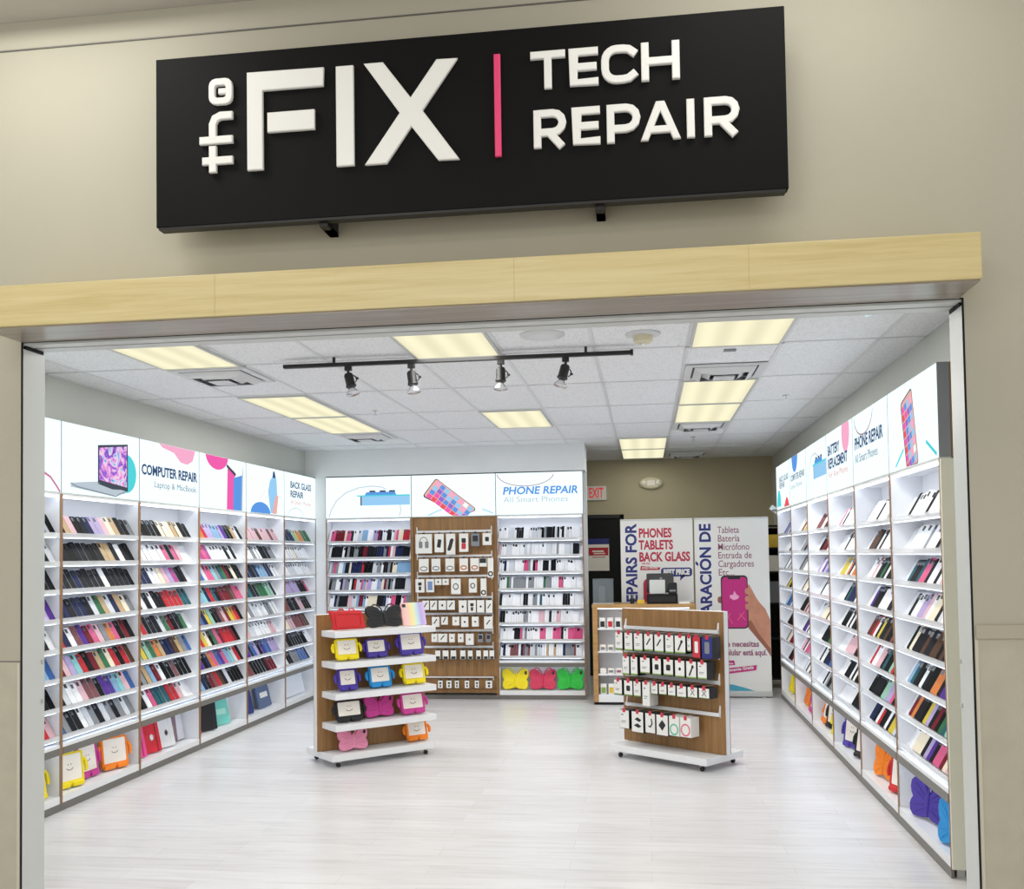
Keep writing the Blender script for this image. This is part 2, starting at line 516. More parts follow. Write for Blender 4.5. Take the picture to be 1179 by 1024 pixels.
def vent(xc, yc, label, d=0.28):
    t = thing('air_vent', label, 'air vent', (xc, yc, ZC - 0.0065), 0, 'ceiling air vents')
    f = MB()
    f.box(-d, d, -d, -d+0.05, -0.01, 0).box(-d, d, d-0.05, d, -0.01, 0).box(-d, -d+0.05, -d+0.05, d-0.05, -0.01, 0).box(d-0.05, d, -d+0.05, d-0.05, -0.01, 0)
    f.build('frame', M['vent'], t)
    MB().box(-d+0.05, d-0.05, -d+0.05, d-0.05, -0.002, 0).build('throat', M['vent_dark'], t)
    for k, (a, b_) in enumerate(((0.215, 0.165), (0.15, 0.1))):
        L = MB()
        # sloped square ring
        vs = [(-a,-a,-0.012),(a,-a,-0.012),(a,a,-0.012),(-a,a,-0.012),(-b_,-b_,-0.045),(b_,-b_,-0.045),(b_,b_,-0.045),(-b_,b_,-0.045)]
        vs += [(x*1.0, y*1.0, z + 0.004) for x, y, z in vs]
        fs = []
        for i in range(4):
            j = (i+1) % 4
            fs += [(i, j, 4+j, 4+i), (8+i, 12+i, 12+j, 8+j), (i, 8+i, 8+j, j), (4+i, 4+j, 12+j, 12+i)]
        L.add(vs, fs); L.build('louvre', M['vent'], t)
    MB().box(-0.075, 0.075, -0.075, 0.075, -0.055, -0.048).box(-0.008, 0.008, -0.008, 0.008, -0.048, -0.002).build('centre_plate', M['vent'], t)
vent(cx(0), 7.255, 'square white air vent between two lit panels near the cream end panel')
vent(cx(0), 10.32, 'square white air vent ending the panel row nearer the BATTERY wall')
vent(cx(-6), 6.67, 'square white air vent over the laptop picture wall, near the header')
vent(cx(-6), 10.32, 'square white air vent at the far end of the laptop wall panels')
vent(cx(0)-0.02, 13.3, 'square air vent in the dark far corner before the tan back wall')

def disc(name, label, cat, x, y, prof, m, parts=()):
    t = thing(name, label, cat, (x, y, ZC - 0.0005))
    MB().lathe(prof, 24).build('cover', m, t, smooth=True)
    for nm, pr_, mm in parts:
        MB().lathe(pr_, 16).build(nm, mm, t, smooth=True)
disc('ceiling_speaker', 'round flush white ceiling speaker beside the smoke detector', 'speaker', -0.585, 5.84, [(0.135, 0), (0.135, -0.008), (0.11, -0.014), (0.0, -0.014)], M['vent'], [('grille', [(0.085, -0.0145), (0.08, -0.018), (0.0, -0.019)], M['tbar'])])
disc('smoke_detector', 'round ivory smoke detector on a white ceiling base', 'smoke detector', 0.01, 5.93, [(0.105, 0), (0.105, -0.01), (0.07, -0.016), (0.0, -0.016)], M['vent'], [('sensor', [(0.06, -0.0165), (0.055, -0.05), (0.04, -0.06), (0.0, -0.06)], M['ivory']), ('led', [(0.01, -0.0605), (0.01, -0.075), (0, -0.075)], M['white'])])
for x, y, lab in ((1.229, 5.56, 'small fire sprinkler head near the header and cream end panel'), (-2.376, 8.594, 'small fire sprinkler head beyond the first track spotlight'),
                  (1.199, 8.535, 'small fire sprinkler head above the BATTERY REPLACEMENT light box'), (0.561, 11.374, 'small fire sprinkler head beyond the second vent')):
    disc('sprinkler', lab, 'fire sprinkler', x, y, [(0.03, 0), (0.03, -0.005), (0.012, -0.008), (0.0, -0.008)], M['chrome'], [('deflector', [(0.006, -0.0085), (0.006, -0.035), (0.022, -0.037), (0.022, -0.04), (0, -0.04)], M['chrome'])])
tag(MB().box(0.53, 0.61, 6.5, 6.56, ZC - 0.008, ZC - 0.0005).build('ceiling_sensor', M['grey_ink'], bevel=0.002), 'tiny grey rectangular sensor on tile before the air vent', 'sensor')

# track lighting
TY, TZ = 6.24, 2.966
t = thing('track_rail', 'long black track rail mounted across the ceiling', 'track rail', (0, TY, TZ))
MB().box(-2.343, -0.063, -0.018, 0.018, -0.012, 0.012).build('rail', M['black'], t, bevel=0.002)
for x in (-2.0, -0.35):
    MB().box(x-0.008, x+0.008, -0.008, 0.008, 0.0122, ZC - TZ - 0.001).build('mount', M['black'], t)
MB().box(-0.07, -0.052, -0.022, 0.022, -0.016, 0.016).build('end_cap', M['black'], t)
for k, (x, tilt, lab) in enumerate(((-1.904, 16, 'first black track spotlight, nearest the laptop wall, tipped sideways'), (-1.482, 9, 'second black track spotlight, hanging below the middle lit panel'),
                                    (-0.895, 0, 'black track spotlight hanging upright, third along the rail'), (-0.479, -15, 'last black track spotlight, nearest the rail end by the smoke detector'))):
    s = thing('track_spotlight', lab, 'spotlight', (x, TY, TZ - 0.0125), 0, 'track spotlights')
    MB().box(-0.022, 0.022, -0.016, 0.016, -0.03, 0).lathe([(0.009, -0.055), (0.009, -0.03)], 10).build('adapter', M['black'], s, bevel=0.002)
    Rm = Matrix.Translation((0.0, -0.004, -0.052)) @ Matrix.Rotation(R_(-tilt), 4, 'Y') @ Matrix.Rotation(R_(-8), 4, 'X')
    MB().lathe([(0.024, 0.0), (0.03, -0.01), (0.03, -0.075), (0.034, -0.08), (0.034, -0.09), (0.0, -0.09)], 18, 0, Rm).build('head', M['black'], s, smooth=True)
    MB().tube([(0.032, 0, -0.02), (0.045, 0, -0.035), (0.045, 0, -0.06), (0.032, 0, -0.07)], 0.004, 6, 0, Rm).box(0.044, 0.06, -0.006, 0.006, -0.055, -0.043, 0, Rm).build('yoke', M['black'], s)
    MB().lathe([(0.016, -0.0905), (0.02, -0.1), (0.045, -0.135), (0.046, -0.142), (0.0, -0.146)], 18, 0, Rm).build('bulb', M['chrome'], s, smooth=True)

# ------------------------------------------------------------------ header and sign
t = thing('wooden_header', 'long pale maple header beam over the shop opening', 'header beam', (0, 0, 0))
hb = MB().box(XJL, 1.40, 4.27, YF - 0.0005, ZO + 0.008, 3.0085)
hb.build('beam', M['maple'], t, bevel=0.003)
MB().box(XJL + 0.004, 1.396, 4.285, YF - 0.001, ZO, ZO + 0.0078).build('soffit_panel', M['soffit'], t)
for x in (-1.93, -0.548, 0.46):
    MB().box(x - 0.0007, x + 0.0007, 4.2695, 4.2702, ZO + 0.012, 3.004).build('seam', M['seam'], t)

SY, SX0, SX1, SZ0, SZ1 = 4.37, -2.265, 0.648, 3.275, 4.085
t = thing('shop_sign', 'large black shop sign with raised white letters above the header', 'sign', (0, SY, 0))
MB().box(SX0, SX1, 0, 0.06, SZ0, SZ1).build('sign_board', M['sign_black'], t, bevel=0.004)
MB().box(SX0 + 0.012, SX1 - 0.012, 0.002, 0.055, SZ0 - 0.012, SZ0 - 0.0005).build('lower_edge', M['black'], t)
for x in (-1.456, -0.173):
    MB().box(x-0.02, x+0.02, 0.03, YF - SY - 0.001, SZ0 - 0.03, SZ0 - 0.0125).box(x-0.02, x+0.02, 0.09, YF - SY - 0.001, SZ0 - 0.03, SZ0 + 0.3).build('bracket', M['black'], t)
LD = -0.022
def letter(name, polys, m=None):
    mb = MB()
    for i, p in enumerate(polys): mb.plate(p, LD - 0.0007*i, -0.0005 - 0.0004*i, 0.0035)
    return mb.build(name, m or M['letter'], t)
def rc(x0, x1, z0, z1): return [(x0, z0), (x1, z0), (x1, z1), (x0, z1)]
# F I X
letter('letter', [[(-1.804, 3.512), (-1.728, 3.512), (-1.728, 3.885), (-1.436, 3.885), (-1.432, 3.972), (-1.804, 3.976)], rc(-1.705, -1.478, 3.685, 3.778)])
letter('letter', [rc(-1.374, -1.291, 3.502, 3.970)])
xm = [(-1.241, 3.972), (-1.150, 3.972), (-1.022, 3.798), (-0.900, 3.965), (-0.803, 3.963), (-0.968, 3.735), (-0.799, 3.497), (-0.897, 3.499), (-1.020, 3.664), (-1.138, 3.500), (-1.240, 3.500), (-1.074, 3.730)]
letter('letter', [xm[::-1]])
letter('divider_bar', [rc(-0.636, -0.607, 3.497, 3.966)], M['pink_sign'])
# "the", turned to read upwards
def turned(poly):     # letter space: x along reading (up), y letter height (towards -x)
    return [(-1.876 - b, 3.508 + a) for a, b in poly]
W_ = 0.036
def st(pts, w=W_): return turned(ribbon(pts, w))
letter('letter', [st([(0.062, 0.0), (0.062, 0.150)]), st([(0.006, 0.098), (0.132, 0.098)])])
letter('letter', [st([(0.160, 0.0), (0.160, 0.163)]), st([(0.160, 0.098), (0.235, 0.098), (0.262, 0.086), (0.274, 0.060), (0.274, 0.0)])])
e_out = [(0.34 + x, z) for x, z in rrect(-0.012, 0.112, 0.0, 0.116, 0.035, 3)]
e_in = [(0.34 + x, z) for x, z in rrect(0.020, 0.080, 0.032, 0.086, 0.012, 3)]
me_ = MB().ringplate(turned(e_out), turned(e_in), LD, -0.0005, 0.003)
me_.plate(turned(ribbon([(0.39, 0.024), (0.39, 0.068)], 0.026)), LD - 0.0007, -0.001, 0.003)
me_.build('letter', M['letter'], t)
# TECH / REPAIR, wide rounded capitals
def lx(c): return -0.47 + (c - 60) / 338.0 * 0.662
def caps(word, spans, z0, z1):
    w = 0.034; h = z1 - z0; hz = w/2
    for ch, (a, b) in zip(word, spans):
        x0, x1 = lx(a) + hz, lx(b) - hz
        zb, zt, zm = z0 + hz, z1 - hz, (z0 + z1)/2
        P = []
        if ch == 'T': P = [[(x0-hz, zt), (x1+hz, zt)], [((x0+x1)/2, z0), ((x0+x1)/2, zt)]]
        if ch == 'E': P = [[(x1+hz, zt), (x0, zt), (x0, zb), (x1+hz, zb)], [(x0, zm), (x1+hz*0.6, zm)]]
        if ch == 'H': P = [[(x0, z0), (x0, z1)], [(x1, z0), (x1, z1)], [(x0, zm), (x1, zm)]]
        if ch == 'I': P = [[((x0+x1)/2, z0), ((x0+x1)/2, z1)]]
        if ch == 'C':
            r = 0.05; n = 5
            arc = lambda cx_, cz_, a0, a1: [(cx_ + r*math.cos(R_(a0+(a1-a0)*i/n)), cz_ + r*math.sin(R_(a0+(a1-a0)*i/n))) for i in range(n+1)]
            P = [[(x1+hz*0.7, zt - 0.028), (x1-0.02, zt-0.004), (x1-0.045, zt)] + arc(x0+r, zt-r, 90, 180) + arc(x0+r, zb+r, 180, 270) + [(x1-0.045, zb), (x1-0.02, zb+0.004), (x1+hz*0.7, zb+0.028)]]
        if ch in 'PR':
            zl = z0 + h*0.40 if ch == 'R' else z0 + h*0.36
            r = (zt - zl)/2; n = 6
            P = [[(x0, z0), (x0, z1)], [(x0, zt), (x1-r, zt)] + [(x1-r + r*math.cos(R_(90-180*i/n)), zl + r + r*math.sin(R_(90-180*i/n))) for i in range(1, n)] + [(x1-r, zl), (x0, zl)]]
            if ch == 'R': P.append([((x0+x1)/2 - 0.004, zl), (x1 - 0.002, z0)])
        if ch == 'A':
            xm_ = (x0+x1)/2
            letter('letter', [[(x0-hz, z0), (x0+hz*0.9, z0), (xm_+hz*1.1, z1), (xm_-hz*1.1, z1)], [(x1-hz*0.9, z0), (x1+hz, z0), (xm_+hz*1.1, z1), (xm_-hz*1.1, z1)], rc(x0+hz*1.1, x1-hz*1.1, z0+h*0.18, z0+h*0.36)])
            continue
        letter('letter', [ribbon(p, w) for p in P])
caps('TECH', [(60, 140), (150, 215), (222, 303), (312, 398)], 3.790, 3.962)
caps('REPAIR', [(65, 140), (155, 217), (232, 308), (308, 397), (409, 430), (449, 527)], 3.522, 3.694)

# ------------------------------------------------------------------ display bays
def bay_root(name, label, side, k, W):
    if side == 'L': loc, rz = (XL, YL0 + k*BL, 0), PI/2
    elif side == 'R': loc, rz = (XR, YR0 + (k+1)*BR, 0), -PI/2
    else: loc, rz = (k, YB - 0.015, 0), 0
    return thing(name, label, 'display bay' if name == 'display_bay' else 'light box', loc, rz, 'lit display bays' if name == 'display_bay' else 'backlit light boxes')
LEAN = R_(30)
def make_bay(side, k, W, label, endpanel=False, kickjoint=True):
    t = bay_root('display_bay', label, side, k, W)
    D = 0.205; g = 0.0015
    MB().box(0.016, W-0.016, D-0.012, D, 0.07, ZB - 0.008).build('back_panel', M['shelf_white'], t)
    for x0, x1 in ((g, 0.0155), (W-0.0155, W-g)):
        sp = MB().box(x0, x1, 0.004, D, 0.05, ZB - 0.008).build('side_panel', M['shelf_white'], t)
        MB().box(x0 - 0.0005, x1 + 0.0005, -0.001, 0.0035, 0.05, ZB - 0.008).build('edge_strip', M['edge'], sp)
    MB().box(0.016, W-0.016, 0.0, D-0.0125, ZB-0.024, ZB-0.008).build('top_panel', M['shelf_white'], t)
    MB().box(0.03, W-0.03, 0.006, 0.022, ZB-0.034, ZB-0.0245).build('led_strip', M['led'], t)
    for z in ROWS:
        # ledge and sloping back rest in one board
        prof = [(0.004, z-0.012), (0.19, z-0.012), (0.19, z+0.145), (0.146, z+0.145), (0.054, z-0.001), (0.004, z-0.001)]
        mb = MB()
        n = len(prof)
        vs = [(0.0162, y, zz) for y, zz in prof] + [(W-0.0162, y, zz) for y, zz in prof]
        mb.add(vs, [tuple(range(n-1, -1, -1)), tuple(range(n, 2*n))] + [(i, (i+1) % n, (i+1) % n + n, i+n) for i in range(n)])
        sh = mb.build('shelf', M['shelf_white'], t)
        MB().box(0.0165, W-0.0165, 0.0, 0.0035, z-0.016, z+0.022).build('shelf_lip', M['lip'], sh)
        MB().box(0.05, W-0.05, 0.008, 0.016, z-0.0165, z-0.0125).build('shelf_led', M['led'], sh)
    MB().box(0.0162, W-0.0162, 0.012, D-0.0125, 0.436, 0.452).box(0.0162, W-0.0162, 0.0, 0.0115, 0.428, 0.452).build('lower_shelf', M['white'], t)
    MB().box(0.0162, W-0.0162, -0.004, 0.0115, 0.381, 0.4275).build('price_rail', M['grey_band'], t)
    MB().box(0.0162, W-0.0162, 0.0, D-0.0125, 0.085, 0.1).build('floor_shelf', M['white'], t)
    MB().box(0.05, W-0.05, 0.013, 0.022, 0.426, 0.4355).build('shelf_led', M['led'], t)
    MB().box(g, W-g, -0.003, 0.012, 0.002, 0.0495).build('kick_plate', M['grey_band'], t)
    MB().box(0.0162, W-0.0162, 0.0, 0.0115, 0.0505, 0.0845).build('base_rail', M['white'], t)
    if endpanel:
        MB().box(W + 0.001, W + 0.018, 0.0, D + 0.008, 0.05, ZB - 0.01).build('end_panel', M['cream_panel'], t)
        MB().box(W - 0.06, W - 0.02, 0.03, 0.07, 0.0, 0.0495).lathe([(0.03, 0.0), (0.03, 0.04)], 12, 0, Matrix.Translation((W - 0.05, 0.13, 0.002))).build('foot', M['alum'], t)
    return t

def make_lightbox(side, k, W, label, endwood=False):
    t = bay_root('light_box', label, side, k, W)
    MB().box(0.002, W-0.002, 0.004, 0.055, ZB, ZT).build('housing', M['alum_white'], t)
    MB().box(0.005, W-0.005, 0.0, 0.0035, ZB + 0.003, ZT - 0.003).build('lit_face', M['box_face'], t)
    for x in (0.0, W - 0.004):
        MB().box(x, x + 0.004, -0.001, 0.06, ZB, ZT).build('edge_trim', M['grey_ink'], t)
    MB().box(0.0, W, -0.003, 0.06, ZB - 0.0075, ZB - 0.0005).build('ledge', M['alum_white'], t)
    if endwood:
        MB().box(W - 0.02, W - 0.003, 0.062, 0.11, ZB, ZT).build('wood_backing', M['edge'], t)
    return t
def H(z): return ZB + z*(ZT - ZB)      # fraction of the light box height
def flat(t, name, pts, m, y=-0.0006):
    MB().poly(pts, y, y + 0.0005).build(name, m, t)
def band(t, name, pts, w, m, y=-0.0006):
    flat(t, name, ribbon(pts, w), m, y)
def clipz(pts):
    return [(x, min(max(z, ZB + 0.004), ZT - 0.004)) for x, z in pts]
def xz(W, L): return [(x*W, H(z)) for x, z in L]

def phone_art(t, W, cx_, cz, w, h, ang, side_m=None):
    """a printed phone with a screen of coloured squares, tilted"""
    def rot(L): return clipz([(cx_ + x*math.cos(ang) - z*math.sin(ang), cz + x*math.sin(ang) + z*math.cos(ang)) for x, z in L])
    flat(t, 'phone_print', rot(rrect(-w/2 - 0.012, w/2, -h/2, h/2, 0.03)), side_m or G['dark'], -0.0006)
    flat(t, 'screen_print', rot(rrect(-w/2 + 0.004, w/2 - 0.006, -h/2 + 0.01, h/2 - 0.01, 0.025)), G['peach'], -0.0012)
    cols = ['red', 'hot', 'violet', 'blue', 'sky', 'pink', 'white', 'peach']
    gx = [-w/2 + 0.012]; gz = [-h/2 + 0.03]
    cw, ch = (w - 0.024)/4, (h - 0.06)/8
    for i in range(4): gx += [gx[0] + cw*(i+1) - 0.007, gx[0] + cw*(i+1)]
    for j in range(8): gz += [gz[0] + ch*(j+1) - 0.009, gz[0] + ch*(j+1)]
    nx, nz = len(gx), len(gz)
    P = rot([(x, z) for z in gz for x in gx])
    mb = MB()
    mb.add([(x, -0.0018, z) for x, z in P], [])
    for j in range(nz-1):
        for i in range(nx-1):
            k = 7
            if i % 2 == 0 and j % 2 == 0:
                a, b = i//2, j//2
                k = min(6, a + (0 if b > 3 else 1) + ((a*3 + b*5) % 3)) if a else b % 2
            q = [j*nx+i, j*nx+i+1, (j+1)*nx+i+1, (j+1)*nx+i]
            zs = [P[v][1] for v in q]
            if max(zs) - min(zs) > 0.001: mb.f.append(q); mb.mi.append(k)
    mb.build('screen_print', [G[c] for c in cols], t)
def camera_art(t, W, x0, zf0, zf1):
    """side view of a phone with lenses, printed in blue"""
    flat(t, 'phone_print', xz(W, [(x0, zf0), (0.985, zf0), (0.985, zf1), (x0, zf1)]), G['sky'])
    flat(t, 'edge_print', xz(W, [(x0, zf0), (x0+0.015, zf0), (x0+0.015, zf1), (x0, zf1)]), G['dark'], -0.0012)
    flat(t, 'edge_print', xz(W, [(x0-0.04, zf1), (0.985, zf1), (0.985, zf1+0.03), (x0-0.04, zf1+0.03)]), G['teal'], -0.0012)
    flat(t, 'lens_print', xz(W, [(x0+0.05, zf1+0.03), (x0+0.42, zf1+0.03), (x0+0.40, zf1+0.10), (x0+0.07, zf1+0.10)]), G['blue'])
    for a in (x0+0.10, x0+0.22, x0+0.33):
        flat(t, 'lens_print', xz(W, [(a, zf1+0.10), (a+0.08, zf1+0.10), (a+0.07, zf1+0.14), (a+0.01, zf1+0.14)]), G['dark'])

# the wall with the laptop picture
l0 = make_lightbox('L', -1, BL, 'backlit sign box nearest the opening on laptop side, mostly hidden, with pink arc')
band(l0, 'arc_print', xz(BL, [(0.80, 0.10 + 0.16), (0.88, 0.2), (0.95, 0.08), (0.985, 0.01)]), 0.016, G['mauve'])
l1 = make_lightbox('L', 0, BL, 'backlit sign box showing an open laptop')
flat(l1, 'circle_print', ellipse(0.865, H(0.40), 0.15, 0.15, 30), G['teal'])
flat(l1, 'laptop_deck_print', xz(BL, [(0.10, 0.10), (0.60, 0.03), (0.80, 0.09), (0.80, 0.15), (0.42, 0.22), (0.12, 0.16)]), G['lightgrey'], -0.0010)
band(l1, 'laptop_deck_print', xz(BL, [(0.10, 0.15), (0.18, 0.11), (0.66, 0.03), (0.80, 0.12)]), 0.010, G['grey'], -0.0014)
flat(l1, 'laptop_keys_print', xz(BL, [(0.42, 0.19), (0.62, 0.13), (0.76, 0.14), (0.60, 0.205)]), G['dark'], -0.0014)
flat(l1, 'laptop_frame_print', xz(BL, [(0.43, 0.20), (0.83, 0.12), (0.83, 0.86), (0.43, 0.76)]), G['dark'], -0.0018)
flat(l1, 'laptop_screen_print', xz(BL, [(0.447, 0.25), (0.815, 0.185), (0.815, 0.825), (0.447, 0.725)]), M['screen'], -0.0024)
l2 = make_lightbox('L', 1, BL, 'backlit sign box reading COMPUTER REPAIR')
text('heading_text', 'COMPUTER REPAIR', 0.115, G['navy'], l2, 0.03*BL, H(0.44), bold=0.0035, width=0.93*BL)
text('subtitle_text', 'Laptop & MacBook', 0.075, G['grey'], l2, 0.22*BL, H(0.25), width=0.72*BL)
flat(l2, 'blob_print', clipz(xz(BL, [(0.30, 1.0), (0.36, 0.93), (0.55, 0.88), (0.66, 0.74), (0.78, 0.72), (0.88, 0.80), (0.93, 0.995)])), G['pink'])
l3 = make_lightbox('L', 2, BL, 'backlit sign box showing a pink phone and blue phone')
flat(l3, 'circle_print', clipz(ellipse(0.36*BL, H(1.02), 0.25, 0.14, 24, 180, 360)), G['hot'])
flat(l3, 'pink_phone_print', xz(BL, [(0.56, 0.01), (0.74, 0.01), (0.74, 0.76), (0.58, 0.86)]), G['hot'], -0.001)
band(l3, 'phone_edge_print', xz(BL, [(0.56, 0.86), (0.76, 0.70)]), 0.03, G['dark'], -0.0014)
flat(l3, 'blue_phone_print', xz(BL, [(0.70, 0.01), (0.88, 0.01), (0.90, 0.72), (0.71, 0.64)]), G['blue'], -0.0018)
flat(l3, 'phone_edge_print', xz(BL, [(0.88, 0.01), (0.91, 0.01), (0.93, 0.94), (0.90, 0.72)]), G['lightgrey'], -0.0018)
l4 = make_lightbox('L', 3, BL, 'backlit sign box showing a pale blue phone over blue half circle')
flat(l4, 'circle_print', clipz(ellipse(0.36*BL, H(0.0), 0.27, 0.12, 24, 0, 180)), G['blue'])
flat(l4, 'phone_print', xz(BL, [(0.62, 0.03), (0.72, 0.03), (0.80, 0.45), (0.78, 0.80), (0.70, 0.86), (0.60, 0.72), (0.55, 0.48)]), G['sky'], -0.0012)
flat(l4, 'phone_tip_print', xz(BL, [(0.67, 0.80), (0.76, 0.80), (0.73, 0.94), (0.69, 0.94)]), G['navy'], -0.0016)
flat(l4, 'hand_print', xz(BL, [(0.66, 0.02), (0.78, 0.02), (0.83, 0.40), (0.79, 0.46), (0.72, 0.30)]), G['peach'], -0.0016)
band(l4, 'line_print', xz(BL, [(0.30, 0.25), (0.50, 0.52)]), 0.006, G['peach'])
band(l4, 'line_print', xz(BL, [(0.84, 0.42), (0.98, 0.30)]), 0.006, G['peach'])
l5 = make_lightbox('L', 4, BL, 'backlit sign box reading BACK GLASS REPAIR')
text('heading_text', 'BACK GLASS', 0.105, G['navy'], l5, 0.18*BL, H(0.66), bold=0.002, width=0.66*BL)
text('heading_text', 'REPAIR', 0.105, G['navy'], l5, 0.18*BL, H(0.45), bold=0.002, width=0.40*BL)
text('subtitle_text', 'All Smart Phones', 0.07, G['peach'], l5, 0.18*BL, H(0.29), width=0.66*BL)
band(l5, 'arc_print', clipz([(0.38 + 0.27*math.cos(R_(a)), H(-0.02) + 0.11*math.sin(R_(a))) for a in range(10, 171, 10)]), 0.008, G['lightgrey'])

# the back wall boxes
BX = (-3.855, -2.785, -1.757, -0.716)
BW = [BX[i+1] - BX[i] for i in range(3)]
b1 = make_lightbox('B', BX[0], BW[0], 'backlit sign box on the back wall showing a blue phone edge and cable')
band(b1, 'arc_print', xz(BW[0], [(0.04, 0.03), (0.07, 0.22), (0.13, 0.43), (0.24, 0.62), (0.40, 0.74), (0.55, 0.77), (0.66, 0.74), (0.71, 0.68)]), 0.014, G['silver'])
camera_art(b1, BW[0], 0.41, 0.30, 0.52)
band(b1, 'arc_print', xz(BW[0], [(0.87, 0.30), (0.88, 0.16), (0.86, 0.03)]), 0.012, G['silver'])
b2 = make_lightbox('B', BX[1], BW[1], 'backlit sign box on back wall showing a colourful phone lying tilted')
phone_art(b2, BW[1], 0.47, H(0.34), 0.26, 0.62, R_(52))
band(b2, 'line_print', xz(BW[1], [(0.20, 0.03), (0.36, 0.17)]), 0.012, G['sky'])
band(b2, 'line_print', xz(BW[1], [(0.84, 0.16), (0.97, 0.05)]), 0.012, G['sky'])
b3 = make_lightbox('B', BX[2], BW[2], 'backlit sign box on the back wall reading PHONE REPAIR')
text('heading_text', 'PHONE REPAIR', 0.125, G['blue'], b3, 0.08*BW[2], H(0.49), bold=0.0035, width=0.86*BW[2], shear=0.15)
text('subtitle_text', 'All Smart Phones', 0.095, G['lightgrey'], b3, 0.09*BW[2], H(0.30), width=0.74*BW[2])
band(b3, 'arc_print', clipz([(0.345*BW[2] + 0.34*math.cos(R_(a)), H(0.99) + 0.155*math.sin(R_(a))) for a in range(184, 357, 8)]), 0.010, G['line'])

# the wall with the cream end panel
r1 = make_lightbox('R', 0, BR, 'backlit sign box nearest the cream end panel, showing a colourful tilted phone', True)
phone_art(r1, BR, 0.47*BR, H(0.40), 0.25, 0.46, R_(14))
band(r1, 'line_print', xz(BR, [(0.16, 0.05), (0.34, 0.23)]), 0.016, G['teal'])
band(r1, 'line_print', xz(BR, [(0.78, 0.22), (0.96, 0.04)]), 0.02, G['teal'])
r2 = make_lightbox('R', 1, BR, 'backlit sign box on the side wall reading PHONE REPAIR')
text('heading_text', 'PHONE REPAIR', 0.12, G['navy'], r2, 0.07*BR, H(0.50), bold=0.003, width=0.80*BR)
text('subtitle_text', 'All Smart Phones', 0.09, G['grey'], r2, 0.07*BR, H(0.30), width=0.66*BR)
band(r2, 'arc_print', clipz([(0.34*BR + 0.30*math.cos(R_(a)), H(0.99) + 0.16*math.sin(R_(a))) for a in range(184, 357, 8)]), 0.012, G['line'])
r3 = make_lightbox('R', 2, BR, 'backlit sign box reading BATTERY REPLACEMENT beside a pink blob')
text('heading_text', 'BATTERY', 0.115, G['navy'], r3, 0.07*BR, H(0.62), bold=0.003, width=0.46*BR)
text('heading_text', 'REPLACEMENT', 0.115, G['navy'], r3, 0.07*BR, H(0.40), bold=0.003, width=0.74*BR)
text('subtitle_text', 'For Any Phone', 0.075, G['peach'], r3, 0.07*BR, H(0.24), width=0.74*BR)
flat(r3, 'blob_print', clipz(ellipse(0.76*BR, H(0.86), 0.15, 0.16, 24)), G['pink'])
r4 = make_lightbox('R', 3, BR, 'backlit sign box on the side wall showing a blue phone under grey arc')
camera_art(r4, BR, 0.40, 0.34, 0.58)
band(r4, 'arc_print', xz(BR, [(0.10, 0.20), (0.12, 0.45), (0.20, 0.66), (0.34, 0.78), (0.50, 0.80), (0.62, 0.72)]), 0.014, G['silver'])
r5 = make_lightbox('R', 4, BR, 'backlit sign box with a blue half circle at its top edge')
flat(r5, 'circle_print', clipz(ellipse(0.34*BR, H(1.0), 0.20, 0.17, 24, 180, 360)), G['blue'])
text('heading_text', 'COMPUTER REPAIR', 0.09, G['grey'], r5, 0.07*BR, H(0.50), bold=0.002, width=0.84*BR)
text('subtitle_text', 'Laptop & MacBook', 0.07, G['lightgrey'], r5, 0.07*BR, H(0.34), width=0.7*BR)
r6 = make_lightbox('R', 5, BR, 'backlit sign box at far end with teal and pink patches below')
text('heading_text', 'BACK GLASS', 0.09, G['grey'], r6, 0.24*BR, H(0.60), bold=0.002, width=0.66*BR)
text('heading_text', 'REPAIR', 0.09, G['grey'], r6, 0.24*BR, H(0.46), bold=0.002, width=0.40*BR)
flat(r6, 'blob_print', clipz(ellipse(0.20*BR, H(0.06), 0.16, 0.19, 20, 0, 180)), G['teal'])
flat(r6, 'blob_print', xz(BR, [(0.56, 0.02), (0.94, 0.02), (0.86, 0.16), (0.76, 0.24), (0.66, 0.14)]), G['red'])

UNDER = {('L', -1): 'half-hidden sign box', ('L', 0): 'laptop picture', ('L', 1): 'COMPUTER REPAIR sign', ('L', 2): 'pink phone picture', ('L', 3): 'pale blue phone picture', ('L', 4): 'BACK GLASS sign',
         ('R', 0): 'colourful tilted phone picture', ('R', 1): 'side-wall PHONE REPAIR sign', ('R', 2): 'BATTERY sign', ('R', 3): 'blue phone picture', ('R', 4): 'blue half circle', ('R', 5): 'teal and pink patches'}
for k in range(-1, 5):
    make_bay('L', k, BL, 'white shelved display bay below the ' + UNDER[('L', k)])
for k in range(6):
    make_bay('R', k, BR, ('cream-ended white display bay below the ' if k == 0 else 'white shelved display bay below the ') + UNDER[('R', k)], k == 0)
make_bay('B', BX[0], BW[0], 'white shelved display bay in back wall below the blue phone edge picture')
make_bay('B', BX[2], BW[2], 'white shelved display bay in back wall below PHONE REPAIR sign')

